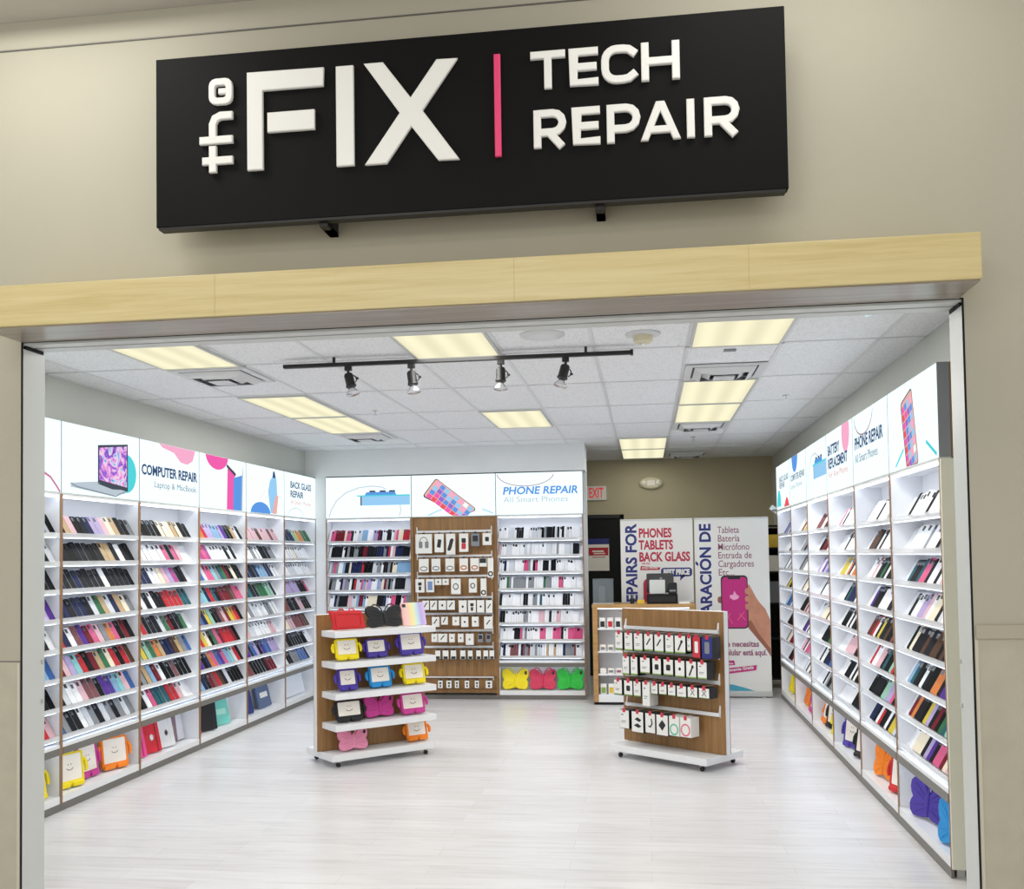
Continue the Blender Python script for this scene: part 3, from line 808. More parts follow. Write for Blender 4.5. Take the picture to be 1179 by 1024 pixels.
# ------------------------------------------------------------------ phone cases
PAL = {'k': ('black', (13, 13, 14)), 'K': ('charcoal', (29, 31, 36)), 'n': ('navy', (36, 46, 86)), 'b': ('blue', (52, 104, 178)), 'B': ('light blue', (140, 184, 222)), 'c': ('aqua', (140, 212, 216)),
       't': ('teal', (48, 104, 116)), 'g': ('green', (64, 124, 84)), 'G': ('mint', (158, 210, 186)), 'y': ('yellow', (228, 206, 60)), 'o': ('orange', (230, 130, 44)), 'r': ('red', (206, 52, 60)),
       'R': ('maroon', (126, 34, 48)), 'p': ('pale pink', (240, 196, 206)), 'P': ('pink', (232, 92, 144)), 'm': ('magenta', (192, 60, 150)), 'v': ('purple', (96, 60, 158)), 'l': ('lilac', (192, 174, 222)),
       'w': ('white', (236, 237, 240)), 'W': ('pale grey', (206, 210, 216)), 's': ('silver grey', (146, 150, 156)), 'd': ('tan', (206, 174, 124)), 'D': ('brown', (94, 66, 50)), 'e': ('cream', (232, 222, 198)), 'u': ('rose brown', (140, 88, 92))}
PM = {k: mat('case_' + v[0].replace(' ', '_'), v[1] if k in 'wWe' else tuple(int(x*0.9) for x in v[1]), 0.55 if k in 'kKnRDvtgru' else 0.4, 0, 0, 0.1 if k in 'kKnRDvtgru' else 0.3) for k, v in PAL.items()}
M['case_edge'] = mat('case_pale_edge', (190, 194, 200), 0.4)
M['case_dark'] = mat('case_dark_edge', (52, 54, 60), 0.4)
M['case_lens'] = mat('case_lens', (16, 17, 20), 0.25)
KEYS = list(PAL)
def case_shape(mb, w, h, th, im, ie, il, Mx, lens):
    pts = rrect(-w/2, w/2, 0, h, 0.012, 2)
    mb.poly(pts, -th/2, th/2, im, Mx, ie)
    if lens == 1:
        mb.box(-w/2 + 0.008, -w/2 + 0.036, -th/2 - 0.0015, -th/2 + 0.001, h - 0.042, h - 0.010, il, Mx)
    elif lens == 2:
        mb.box(-w/2 + 0.010, w/2 - 0.010, -th/2 - 0.0012, -th/2 + 0.001, h - 0.030, h - 0.008, il, Mx)
CACHE = {}
def EDGE(col, edge):
    light = col in 'wWesplBcGyd'
    return (M['case_dark'] if light else M['case_edge']) if edge else PM[col]
def case_mesh(col, edge, lens, h, th):
    key = (col, edge, lens, h, th)
    if key not in CACHE:
        mb = MB()
        case_shape(mb, 0.064, h, th, 0, 1, 2, None, lens)
        CACHE[key] = mb.mesh('phone_case', [PM[col], EDGE(col, edge), M['case_lens']])
    return CACHE[key]

ORD = 'first second third fourth fifth sixth seventh eighth ninth tenth eleventh twelfth thirteenth fourteenth fifteenth sixteenth seventeenth eighteenth nineteenth twentieth'.split()
SHELF = ['top', 'second', 'third', 'fourth', 'fifth', 'sixth', 'seventh', 'bottom']
ROWSPEC = {
 ('L', -1): ['.............k', '............kW', '............kK', '...........vlv', '............Kw', '...........bBb', '...........KKk', '............rp'],
 ('L', 0): ['kdpkKnllpedKks', 'KKkKKKkKddKwKK', 'nKKnKKKKwKKKKK', 'nnKnnKWgdWndes', 'rnwuvRPpsoPkRK', 'RplcrkRdgerkrD', 'KWwwpuukvvBcpb', 'bsKKwWsKWsKsWs'],
 ('L', 1): ['kkkkkeeedeKK', 'wwwwwwPKPp..', 'nnnwweplmKK.', 'KwKwKKrrrrtt', 'prkKKWgRkKg.', 'cyGgodnnDdsb', 'KsdBRwkkukkk', 'kKwPtttrrpw.'],
 ('L', 2): ['dorllBBlvkKdWK', 'pmPmwwwwwKwK..', 'nbWPPcstgRkeKK', 'BBcnrtkRRRDuPP', 'RbnyGkKupRyork', 'pryekgPRrrrRk.', 'vvknoPbvPBcWrK', 'uBnKRurDKWkkkk'],
 ('R', 0): ['....wwwwwwwwww', '....wwwwswswsw', '...tKtPPKwKspP', '...ppllpwewWwD', '..peKKDKKDdDKR', '..BtkKKRpoKvvd', '..RoKDylKRgtGp', '..weewlvKPRepP'],
 ('R', 1): ['....wwwwwwWsu.', '....DDuwKwwwww', '...wpwKKgKKKKw', '...wvwWwwwsKsK', '..RDrKyKKDKuvD', '...rwppKtGGrr.', '..KkKsRGGlPKR.', '..nnwrwKKyyWbc'],
}
rnd = random.Random(11)
MIXES = ['kKKkwwRup', 'nKbBwwtKs', 'wwwpPlwW', 'rRuDKkep', 'gGytKwno', 'vlnbPKw', 'kKkKwsW', 'wwwwWes']
def random_row(n, start, mix, run=3):
    s = '.'*start
    while len(s) < n:
        s += rnd.choice(mix)*rnd.randint(1, run)
    return s[:n]
for k in (3, 4):
    ROWSPEC[('L', k)] = [random_row(13, 0, MIXES[(i*3 + k) % 8])[:12 - (i % 2)] for i in range(8)]
for k in (2, 3, 4, 5):
    ROWSPEC[('R', k)] = [random_row(13, 4 + (i % 2), MIXES[(i*5 + k) % 8]) for i in range(8)]
cases = []     # (distance, matrix, colour, edge, lens, height, label, group)
def put_cases(side, k, W):
    for i, row in enumerate(ROWSPEC[(side, k)]):
        z = ROWS[i]
        if side == 'R':
            row = ''.join(c if j == 0 or c == '.' or rnd.random() < 0.62 else rnd.choice(c + 'Kkw') for j, c in enumerate(row[int(j*len(row)/(len(row) + 3))] for j in range(len(row) + 3)))
        n = len(row); pitch = (W - 0.118)/(max(13 if side == 'L' else 16, n) - 1)
        tot = sum(c != '.' for c in row); seen = 0
        order = 0
        for j, c in enumerate(row):
            if c == '.': continue
            x = 0.059 + pitch*j + (rnd.random() - 0.5)*(0.003 if side == 'L' else 0.001)
            order += 1
            num = order if side == 'L' and k >= 0 else tot + 1 - order
            h = rnd.choice((0.152, 0.160, 0.166))
            phi = R_((-2 if side == 'L' else 16) + rnd.uniform(-2, 2)*(1 if side == 'L' else 0.3))
            Ml = Matrix.Translation((x, 0.031, z + 0.0095)) @ Matrix.Rotation(-LEAN, 4, 'X') @ Matrix.Rotation(phi, 4, 'Z')
            if side == 'L': Mw = Matrix.Translation((XL, YL0 + k*BL, 0)) @ Matrix.Rotation(PI/2, 4, 'Z')
            else: Mw = Matrix.Translation((XR, YR0 + (k+1)*BR, 0)) @ Matrix.Rotation(-PI/2, 4, 'Z')
            Mx = Mw @ Ml
            far = 'far end' if (side, k) == ('L', -1) else 'entrance end'
            lab = '%s phone case, %s from %s, %s shelf below %s' % (PAL[c][0], ORD[num-1], far, SHELF[i], UNDER[(side, k)])
            d = Mx.translation.length
            cases.append((d, Mx, c, (0 if rnd.random() < 0.62 else 1) if c in 'wWesplBcG' else (1 if rnd.random() < 0.58 else 0), rnd.choice((0, 1, 1, 1) if side == 'L' else (0, 1, 1, 2)), h, lab, 'phone cases on the %s shelf below the %s' % (SHELF[i], UNDER[(side, k)])))
for k in range(-1, 5): put_cases('L', k, BL)
for k in range(6): put_cases('R', k, BR)
cases.sort(key=lambda c: c[0])
for d, Mx, c, ed, le, h, lab, grp in cases[:300]:
    o = bpy.data.objects.new('phone_case', case_mesh(c, ed, le, h, 0.021 if Mx.translation.x < 0 else 0.011))
    C.objects.link(o)
    o.matrix_world = Mx
    tag(o, lab, 'phone case', grp)
rest = MB()
ie, il = len(KEYS), len(KEYS) + 1
for d, Mx, c, ed, le, h, lab, grp in cases[300:]:
    ci = KEYS.index(c)
    case_shape(rest, 0.064, h, 0.021 if Mx.translation.x < 0 else 0.011, ci, (il + 1 if c in 'wWesplBcGyd' else ie) if ed else ci, il, Mx, le)
BMIX1 = 'kKwWPpRrswKnlKwWeKBs'
BMIX3 = ['kKwWwwwwKP', 'wKwspwwwKww', 'nPwKrwwwwKw', 'wwPswPKgwww', 'wKwwswwtKwn', 'wKswwwwpgpK', 'PPwRwrwKPsw', 'wswnwduWWsu']
for bi, mixs in ((0, [BMIX1]*8), (2, [m + 'wwwwWs' for m in BMIX3])):
    for i, z in enumerate(ROWS):
        x = 0.060; prev = 'w'
        while x < BW[bi] - 0.062:
            c = rnd.choice(mixs[i]) if rnd.random() < 0.8 else prev
            prev = c
            wide = rnd.random() < (0.06 if bi == 0 else 0.13)
            Mx = Matrix.Translation((BX[bi] + x, YB - 0.015 + 0.033, z + 0.011)) @ Matrix.Rotation(-LEAN, 4, 'X') @ Matrix.Rotation(R_(22 if not wide else 8), 4, 'Z')
            ci = KEYS.index(c)
            if c in 'wWp': sd = rnd.choice((ci, KEYS.index('K'), KEYS.index('s'), ie))
            else: sd = ie if rnd.random() < 0.7 else ci
            case_shape(rest, 0.076, rnd.choice((0.150, 0.156, 0.162)), 0.007, ci, sd, il, Mx, rnd.choice((0, 0, 1)))
            x += 0.070 if wide else 0.0255 + 0.005*rnd.random()
o = rest.build('phone_cases', [PM[k] for k in KEYS] + [M['case_edge'], M['case_lens'], M['case_dark']])
tag(o, 'dense rows of mixed phone cases on the farther and back shelves', 'phone cases', 'phone cases on the farther shelves', 'stuff')

# ------------------------------------------------------------------ tablet cases
TC = {k: mat('foam_' + k, c, 0.55) for k, c in dict(yellow=(244, 222, 10), purple=(72, 52, 160), blue=(28, 146, 214), black=(22, 22, 25), magenta=(206, 62, 152), pink=(240, 150, 184), orange=(248, 136, 20),
      red=(206, 34, 40), crimson=(196, 40, 76), green=(36, 190, 60), rose=(212, 54, 90)).items()}
M['smile'] = mat('smile_ink', (120, 84, 84), 0.5)
def guy(col, label, loc, rz, group, W=0.23, Hh=0.178, lean=14):
    t = thing('tablet_case', label, 'tablet case', loc, rz, group, -R_(lean))
    m = TC[col]
    w = W*0.82/2
    outer = rrect(-w, w, 0.014, Hh, 0.018, 3); inner = rrect(-w + 0.020, w - 0.020, 0.046, Hh - 0.013, 0.008, 3)
    MB().ringplate(outer, inner, -0.018, 0.014, 0.005).poly(inner, 0.004, 0.0139).build('frame', m, t, smooth=True)
    card = MB().poly(inset(inner, 0.0005), -0.0135, 0.0035).build('insert_card', M['cream'], t)
    cz = 0.052 + (Hh - 0.066)*0.52; r = 0.03
    sm = MB()
    sm.poly(ribbon([(r*math.cos(R_(a)), cz + r*0.72*math.sin(R_(a)) - 0.002) for a in range(200, 341, 14)], 0.0045), -0.0147, -0.0137)
    for x in (-0.013, 0.013): sm.poly(ellipse(x, cz + 0.016, 0.003, 0.0055, 8), -0.0147, -0.0137)
    sm.build('smile_print', M['smile'], card)
    for s in (-1, 1):
        MB().plate([(p[0] + s*w*0.5, p[1]) for p in rrect(-w*0.42, w*0.42, 0.0, 0.034, 0.012, 3)], -0.03, 0.012, 0.005).build('foot', m, t, smooth=True)
        MB().tube([(s*(w - 0.004), 0, Hh*0.72), (s*(w + 0.014), -0.004, Hh*0.74), (s*(w + 0.024), -0.008, Hh*0.62), (s*(w + 0.024), -0.012, Hh*0.46), (s*(w + 0.018), -0.014, Hh*0.36)], [0.011, 0.0135, 0.0135, 0.0125, 0.009], 8, 0).build('arm', m, t, smooth=True)
    return t
WING = [(0.0, 0.62), (0.06, 0.72), (0.16, 0.90), (0.30, 1.0), (0.42, 0.99), (0.485, 0.90), (0.50, 0.74), (0.47, 0.58), (0.42, 0.48), (0.46, 0.40), (0.485, 0.26), (0.46, 0.10), (0.38, 0.0), (0.26, 0.0), (0.14, 0.03), (0.05, 0.08), (0.0, 0.10)]
def butterfly(col, label, loc, rz, group, W=0.30, Hh=0.19, lean=14):
    t = thing('tablet_case', label, 'tablet case', loc, rz, group, -R_(lean))
    m = TC[col]
    half = [(x*W, z*Hh) for x, z in WING]
    full = half[::-1] + [(-x, z) for x, z in half[1:-1]]
    full = full[::1]
    # counter clockwise from -y
    area = sum(full[i-1][0]*full[i][1] - full[i][0]*full[i-1][1] for i in range(len(full)))
    if area < 0: full = full[::-1]
    MB().plate(full, -0.016, 0.014, 0.006).build('wings', m, t, smooth=True)
    MB().lathe([(0.004, 0.0), (0.012, 0.02), (0.013, Hh*0.5), (0.009, Hh*0.62), (0.003, Hh*0.70)], 10, 0, Matrix.Translation((0, -0.014, Hh*0.08))).build('body_ridge', m, t, smooth=True)
    for s in (-1, 1):
        MB().tube([(s*0.010, -0.004, Hh*0.66), (s*0.02, -0.006, Hh*0.84), (s*0.05, -0.006, Hh*1.02), (s*0.085, -0.004, Hh*1.06), (s*0.11, 0, Hh*0.96)], 0.006, 8).build('handle_loop', m, t, smooth=True)
        g_ = MB()
        for a in ((0.10, 0.60, 0.36, 0.86), (0.12, 0.52, 0.40, 0.66), (0.12, 0.36, 0.40, 0.30), (0.10, 0.28, 0.32, 0.10)):
            g_.tube([(s*a[0]*W, -0.0165, a[1]*Hh), (s*(a[0]+a[2])/2*W, -0.018, (a[1]+a[3])/2*Hh + 0.003), (s*a[2]*W, -0.0165, a[3]*Hh)], 0.003, 6)
        g_.build('vein', m, t, smooth=True)
    MB().poly(rrect(0.34*W, 0.43*W, 0.72*Hh, 0.90*Hh, 0.01), -0.0172, -0.0162).build('camera_hole', M['ink'] if col != 'black' else M['case_lens'], t)
    return t
def bag(col, label, loc, rz, group, W=0.34, Hh=0.16, lean=12):
    """tablet case with flared handles at the upper corners"""
    t = thing('tablet_case', label, 'tablet case', loc, rz, group, -R_(lean))
    m = TC[col]
    o_ = [(-W*0.40, 0), (W*0.40, 0), (W*0.43, 0.012), (W*0.40, Hh*0.72), (W*0.36, Hh*0.90), (W*0.30, Hh*0.95), (-W*0.34, Hh*0.95), (-W*0.42, Hh*0.98), (-W*0.50, Hh*1.0), (-W*0.47, Hh*0.80), (-W*0.42, Hh*0.40), (-W*0.43, 0.012)]
    MB().plate(o_, -0.02, 0.016, 0.007).build('shell', m, t, smooth=True)
    MB().ringplate(rrect(-W*0.36, W*0.34, Hh*0.10, Hh*0.84, 0.012), rrect(-W*0.32, W*0.30, Hh*0.17, Hh*0.76, 0.01), -0.027, -0.0205, 0.002).build('front_rim', m, t, smooth=True)
    for x in (-0.16, 0.12):
        MB().tube([(x*W - 0.03, 0, Hh*0.93), (x*W - 0.015, 0, Hh*1.06), (x*W + 0.015, 0, Hh*1.06), (x*W + 0.03, 0, Hh*0.93)], 0.006, 8).build('handle', m, t, smooth=True)
    return t

KL = (-2.351, 8.275, 0.755); KR = (0.213, 8.298, -0.67)
def kpos(K, a, b, z):
    c, s = math.cos(K[2]), math.sin(K[2])
    return (K[0] + c*a - s*b, K[1] + s*a + c*b, z)
SHZ = [1.103, 0.852, 0.603, 0.35]
def stand(name, label, K):
    t = thing(name, label, 'display stand', (K[0], K[1], 0), K[2], 'rolling display stands')
    MB().box(-0.515, 0.515, -0.026, 0.026, 0.108, 1.233).build('core_panel', M['white'], t, bevel=0.002)
    for y0, y1 in ((-0.036, -0.0265), (0.0265, 0.036)):
        MB().box(-0.512, 0.512, y0, y1, 0.11, 1.230).build('wood_panel', M['oak'], t)
    MB().box(-0.482, 0.482, -0.252, 0.252, 0.052, 0.107).build('base_plate', M['white'], t, bevel=0.003)
    for x in (-0.41, 0.41):
        for y in (-0.21, 0.21):
            c = MB().lathe([(0.017, -0.011), (0.019, -0.008), (0.019, 0.008), (0.017, 0.011)], 14, 0, Matrix.Translation((x, y, 0.0195)) @ Matrix.Rotation(PI/2, 4, 'X')).build('caster', M['rubber'], t, smooth=True)
            MB().box(x-0.006, x+0.006, y-0.016, y+0.016, 0.0385, 0.0515).build('bracket', M['alum'], c)
    return t
ts = stand('display_stand', 'rolling oak-backed stand with white shelves of tablet cases', KL)
for z in SHZ:
    MB().box(-0.472, 0.472, -0.30, -0.0365, z - 0.05, z).build('shelf', M['white'], ts, bevel=0.003)
GK = 'tablet cases on the shelved stand'
def kg(fn, col, lab, a, z, b=-0.20, **k): return fn(col, lab, kpos(KL, a, b, z + 0.0085), KL[2], GK, **k)
kg(bag, 'red', 'red tablet case with carry handles on the top shelf of the stand', -0.30, SHZ[0])
kg(butterfly, 'black', 'black butterfly tablet case on the top shelf of the stand', 0.035, SHZ[0], W=0.34, Hh=0.185)
kg(guy, 'yellow', 'yellow smiling tablet case on shelf under the red carry-handle case', -0.315, SHZ[1], W=0.25, Hh=0.175)
kg(guy, 'purple', 'smaller purple smiling tablet case, middle of the second stand shelf', -0.03, SHZ[1], b=-0.17, W=0.24, Hh=0.155)
kg(guy, 'purple', 'larger purple smiling tablet case under the rainbow tablet cover', 0.29, SHZ[1], W=0.28, Hh=0.19)
kg(guy, 'purple', 'purple smiling tablet case beside the blue one on third stand shelf', -0.31, SHZ[2], W=0.21, Hh=0.175)
kg(guy, 'blue', 'bright blue smiling tablet case on the stand', -0.01, SHZ[2], W=0.25, Hh=0.175)
kg(guy, 'yellow', 'yellow smiling tablet case beside the blue one on the stand', 0.315, SHZ[2], W=0.26, Hh=0.175)
kg(guy, 'black', 'black smiling tablet case on the lowest raised stand shelf', -0.30, SHZ[3], W=0.29, Hh=0.172)
kg(butterfly, 'magenta', 'magenta butterfly tablet case between black and magenta smiling cases', 0.005, SHZ[3], b=-0.15, W=0.28, Hh=0.175)
kg(guy, 'magenta', 'magenta smiling tablet case on the lowest raised stand shelf', 0.30, SHZ[3], W=0.28, Hh=0.175)
kg(butterfly, 'pink', 'pale pink butterfly tablet case on the white base of the stand', -0.25, 0.107, b=-0.17, W=0.27, Hh=0.17)
kg(guy, 'orange', 'orange smiling tablet case on the white base of the stand', 0.365, 0.107, b=-0.15, W=0.25, Hh=0.165)
def rainbow():
    m = mat('rainbow_print', (240, 220, 230), 0.45)
    nt, b, N, L = nodes(m)
    t_ = N('ShaderNodeTexCoord'); sp = N('ShaderNodeSeparateXYZ'); L(t_.outputs['Generated'], sp.inputs[0])
    r = ramp(nt, [(0.0, rgb(246, 190, 196)), (0.28, rgb(250, 214, 190)), (0.46, rgb(246, 238, 160)), (0.62, rgb(206, 232, 236)), (0.8, rgb(190, 176, 232)), (1.0, rgb(222, 196, 236))])
    L(sp.outputs[0], r.inputs[0]); L(r.outputs[0], b.inputs['Base Color'])
    return m
t = thing('tablet_cover', 'pastel rainbow striped tablet cover on the top shelf of the stand', 'tablet cover', kpos(KL, 0.325, -0.20, SHZ[0] + 0.008), KL[2], GK, -R_(16))
MB().plate(rrect(-0.115, 0.115, 0, 0.20, 0.012), -0.008, 0.008, 0.003).build('cover', rainbow(), t, smooth=True)
MB().poly(rrect(-0.105, -0.07, 0.160, 0.188, 0.006), -0.0095, -0.0082).build('camera_hole', M['ink'], t)

# lower compartments: positions along each bay, standing on the floor shelf
def lpos(y, v=0.075): return (XL - v, y, 0.1085)
def rpos(y, v=0.075): return (XR + v, y, 0.1085)
LW = 'tablet cases low on the laptop wall'; RW = 'tablet cases low on the cream-panel wall'
guy('yellow', 'yellow smiling tablet case half hidden behind the white grille track', lpos(6.17, 0.08), PI/2 - R_(12), LW, W=0.26, Hh=0.235, lean=10)
guy('yellow', 'yellow smiling tablet case low in bay below the laptop picture', lpos(6.58, 0.075), PI/2 - R_(16), LW, W=0.30, Hh=0.24, lean=6)
guy('magenta', 'magenta smiling tablet case leaning behind the low yellow one', lpos(6.90, 0.125), PI/2 - R_(4), LW, W=0.28, Hh=0.24, lean=8)
guy('orange', 'orange smiling tablet case low in bay below the laptop picture', lpos(7.20, 0.085), PI/2 - R_(20), LW, W=0.30, Hh=0.24, lean=7)
guy('red', 'red smiling tablet case low on cream-panel wall, beside an orange butterfly', rpos(6.78, 0.085), -PI/2 + R_(18), RW, W=0.29, Hh=0.245, lean=7)
butterfly('orange', 'orange butterfly tablet case low on the cream-panel wall', rpos(7.25, 0.085), -PI/2 + R_(12), RW, W=0.31, Hh=0.235, lean=9)
butterfly('purple', 'purple butterfly tablet case low beside the cream end panel', rpos(6.13, 0.08), -PI/2 + R_(18), RW, W=0.38, Hh=0.225, lean=8)
butterfly('blue', 'bright blue butterfly tablet case tucked against the cream end panel', rpos(5.595, 0.06), -PI/2 + R_(12), RW, W=0.30, Hh=0.24, lean=5)
guy('purple', 'purple smiling tablet case low below the BATTERY sign', rpos(8.34, 0.09), -PI/2 + R_(20), RW, W=0.28, Hh=0.24, lean=7)
guy('black', 'black smiling tablet case low below the BATTERY sign', rpos(7.90, 0.085), -PI/2 + R_(20), RW, W=0.27, Hh=0.225, lean=9)
guy('black', 'black smiling tablet case low between orange and yellow ones', rpos(9.22, 0.095), -PI/2 + R_(12), RW, W=0.27, Hh=0.24, lean=8)
guy('yellow', 'yellow smiling tablet case low beside a black one, cream-panel wall', rpos(8.85, 0.085), -PI/2 + R_(18), RW, W=0.27, Hh=0.225, lean=9)
guy('orange', 'orange smiling tablet case low beside black one, cream-panel wall', rpos(9.53, 0.085), -PI/2, RW, W=0.25, Hh=0.2)
butterfly('orange', 'small orange butterfly tablet case low below the blue half circle', rpos(10.6, 0.09), -PI/2, RW, W=0.28, Hh=0.22)
guy('magenta', 'magenta smiling tablet case low below the blue half circle', rpos(10.1, 0.07), -PI/2, RW, W=0.28, Hh=0.24, lean=9)
butterfly('yellow', 'yellow butterfly tablet case at the far end of cream-panel wall', rpos(11.55, 0.07), -PI/2, RW, W=0.34, Hh=0.235)
guy('yellow', 'yellow smiling tablet case beside yellow butterfly at the far wall end', rpos(11.1, 0.08), -PI/2, RW, W=0.26, Hh=0.22)
for x, col in ((-1.565, 'yellow'), (-1.236, 'rose'), (-0.908, 'green')):
    butterfly(col, '%s butterfly tablet case low in the back wall bay' % ('red' if col == 'rose' else col), (x, YB - 0.015 + 0.075, 0.1085), 0, 'butterfly cases in the back wall bay', W=0.322, Hh=0.24)

def folio(label, col, y, w, h, v=0.085, lean=14, hole=None, strap=None, label_m=None, yaw=0, th=0.022):
    m = mat('folio_leather', col, 0.5)
    t = thing('tablet_folio', label, 'tablet folio', lpos(y, v), PI/2 + R_(yaw), 'tablet folios low on the laptop wall', -R_(lean))
    MB().plate(rrect(-w/2, w/2, 0, h, 0.012), -th/2, th/2, 0.004).build('cover', m, t, smooth=True)
    if hole:
        MB().ringplate(ellipse(0.0, h*0.5, 0.024, 0.028, 16), ellipse(0.0, h*0.5, 0.017, 0.021, 16), -th/2 - 0.003, -th/2 - 0.0004, 0.0008).build('ring', M['chrome'], t, smooth=True)
        MB().poly(ellipse(0.0, h*0.5, 0.0165, 0.0205, 16), -th/2 - 0.0012, -th/2 - 0.0004).build('window', hole, t)
    if strap:
        MB().box(w*0.24, w*0.30, -th/2 - 0.003, -th/2 - 0.0003, 0.004, h - 0.004).build('strap', strap, t)
    if label_m:
        MB().poly(rrect(-w*0.30, w*0.30, h*0.40, h*0.62, 0.004), -th/2 - 0.001, -th/2 - 0.0003).build('label_card', label_m, t)
    return t
M['folio_band'] = mat('folio_band', (150, 30, 44), 0.5)
folio('pink rotating tablet folio with a round window, low beside a red one', (232, 84, 150), 7.56, 0.19, 0.25, hole=M['paper'], yaw=-14, strap=M['magenta'])
folio('red rotating tablet folio with a round white window', (212, 38, 56), 7.80, 0.20, 0.25, hole=M['paper'], yaw=-14, strap=M['folio_band'])
folio('white rotating tablet folio with a round dark window', (228, 230, 234), 8.05, 0.19, 0.24, hole=M['ink'], yaw=-14, strap=M['paper'])
folio('mauve grey tablet folio with ring behind the white one', (132, 110, 124), 8.235, 0.13, 0.25, v=0.13, hole=M['grey_ink'], yaw=-6, lean=8)
folio('blank pale tablet folio low below the COMPUTER REPAIR sign', (226, 228, 238), 8.385, 0.15, 0.235, v=0.14, lean=9)
folio('deep navy tablet folio standing behind a low red one', (40, 56, 104), 8.60, 0.12, 0.24, v=0.13, lean=8)
folio('low red tablet folio in the bay below the pink phone picture', (214, 52, 62), 8.60, 0.12, 0.12, v=0.075, lean=20, yaw=-8)
folio('thick black tablet folio below the pink phone picture', (22, 23, 30), 8.84, 0.22, 0.26, th=0.05, yaw=-18, strap=M['ink'], v=0.09, lean=8)
folio('mint green tablet folio below the pink phone picture', (116, 206, 196), 9.16, 0.22, 0.245, label_m=mat('pale_mint', (170, 226, 214), 0.5), yaw=-16)
folio('navy tablet folio with a light blue spot', (38, 54, 122), 9.76, 0.20, 0.25, hole=mat('cyan_spot', (92, 190, 236), 0.5), yaw=-16)
folio('slate blue tablet folio with a white paper label', (84, 106, 146), 10.28, 0.34, 0.26, label_m=M['paper'], yaw=0, v=0.10)
folio('slim red tablet folio beside white file cases', (190, 70, 80), 10.66, 0.03, 0.22, yaw=0)
for i in range(5):
    folio('white tablet file case, %s from the slim red folio' % ORD[i], (226, 232, 240), 10.79 + 0.155*i, 0.15, 0.245 - 0.004*i, yaw=-8, v=0.10)

# ------------------------------------------------------------------ peg bay in the back wall
t = thing('display_bay', 'oak peg display bay in back wall below tilted phone picture', 'display bay', (BX[1], YB - 0.015, 0), 0, 'lit display bays')
W = BW[1]
MB().box(0.02, W-0.02, 0.03, 0.05, 0.1, ZB - 0.008).build('peg_panel', M['oak'], t)
for x0, x1 in ((0.0015, 0.0195), (W-0.0195, W-0.0015)):
    MB().box(x0, x1, -0.002, 0.20, 0.05, ZB - 0.008).build('side_panel', M['oak'], t)
MB().box(0.02, W-0.02, 0.0, 0.0295, 0.075, 0.115).build('base_rail', M['oak'], t)
MB().box(0.02, W-0.02, 0.0, 0.0295, 0.27, 0.48).build('fascia', M['oak'], t)
MB().box(0.0015, W-0.0015, -0.003, 0.012, 0.002, 0.0495).build('kick_plate', M['grey_band'], t)
for z in (1.985, 1.69, 1.45, 1.196, 1.0, 0.80, 0.606, 0.252):
    r = MB().box(0.06, W-0.06, 0.004 if z > 0.5 or z < 0.26 else 0, 0.018, z, z + 0.026)
    for x in (0.06, W-0.06): r.box(x-0.006, x+0.006, 0.0185, 0.0295, z - 0.03, z + 0.07)
    rr = r.build('rail', M['white'], t)
M['pk_body'] = mat('package_body', (28, 28, 31), 0.45)
M['pk_clear'] = mat('package_pale', (222, 226, 214), 0.4)
M['orange_ink'] = mat('orange_ink', (196, 122, 72), 0.5)
M['blue_ink'] = mat('blue_ink', (120, 146, 190), 0.5)
M['green_ink'] = mat('green_ink', (92, 190, 160), 0.5)
M['tabred'] = mat('hang_tab_red', (202, 48, 66), 0.45)
M['pinkink'] = mat('pink_ink', (232, 110, 140), 0.5)
def ring(mb, cx_, cz, rx, rz, w, y, mi=0):
    mb.poly(ribbon(ellipse(cx_, cz, rx, rz, 17, 0, 359.9), w), y, y + 0.0005, mi)
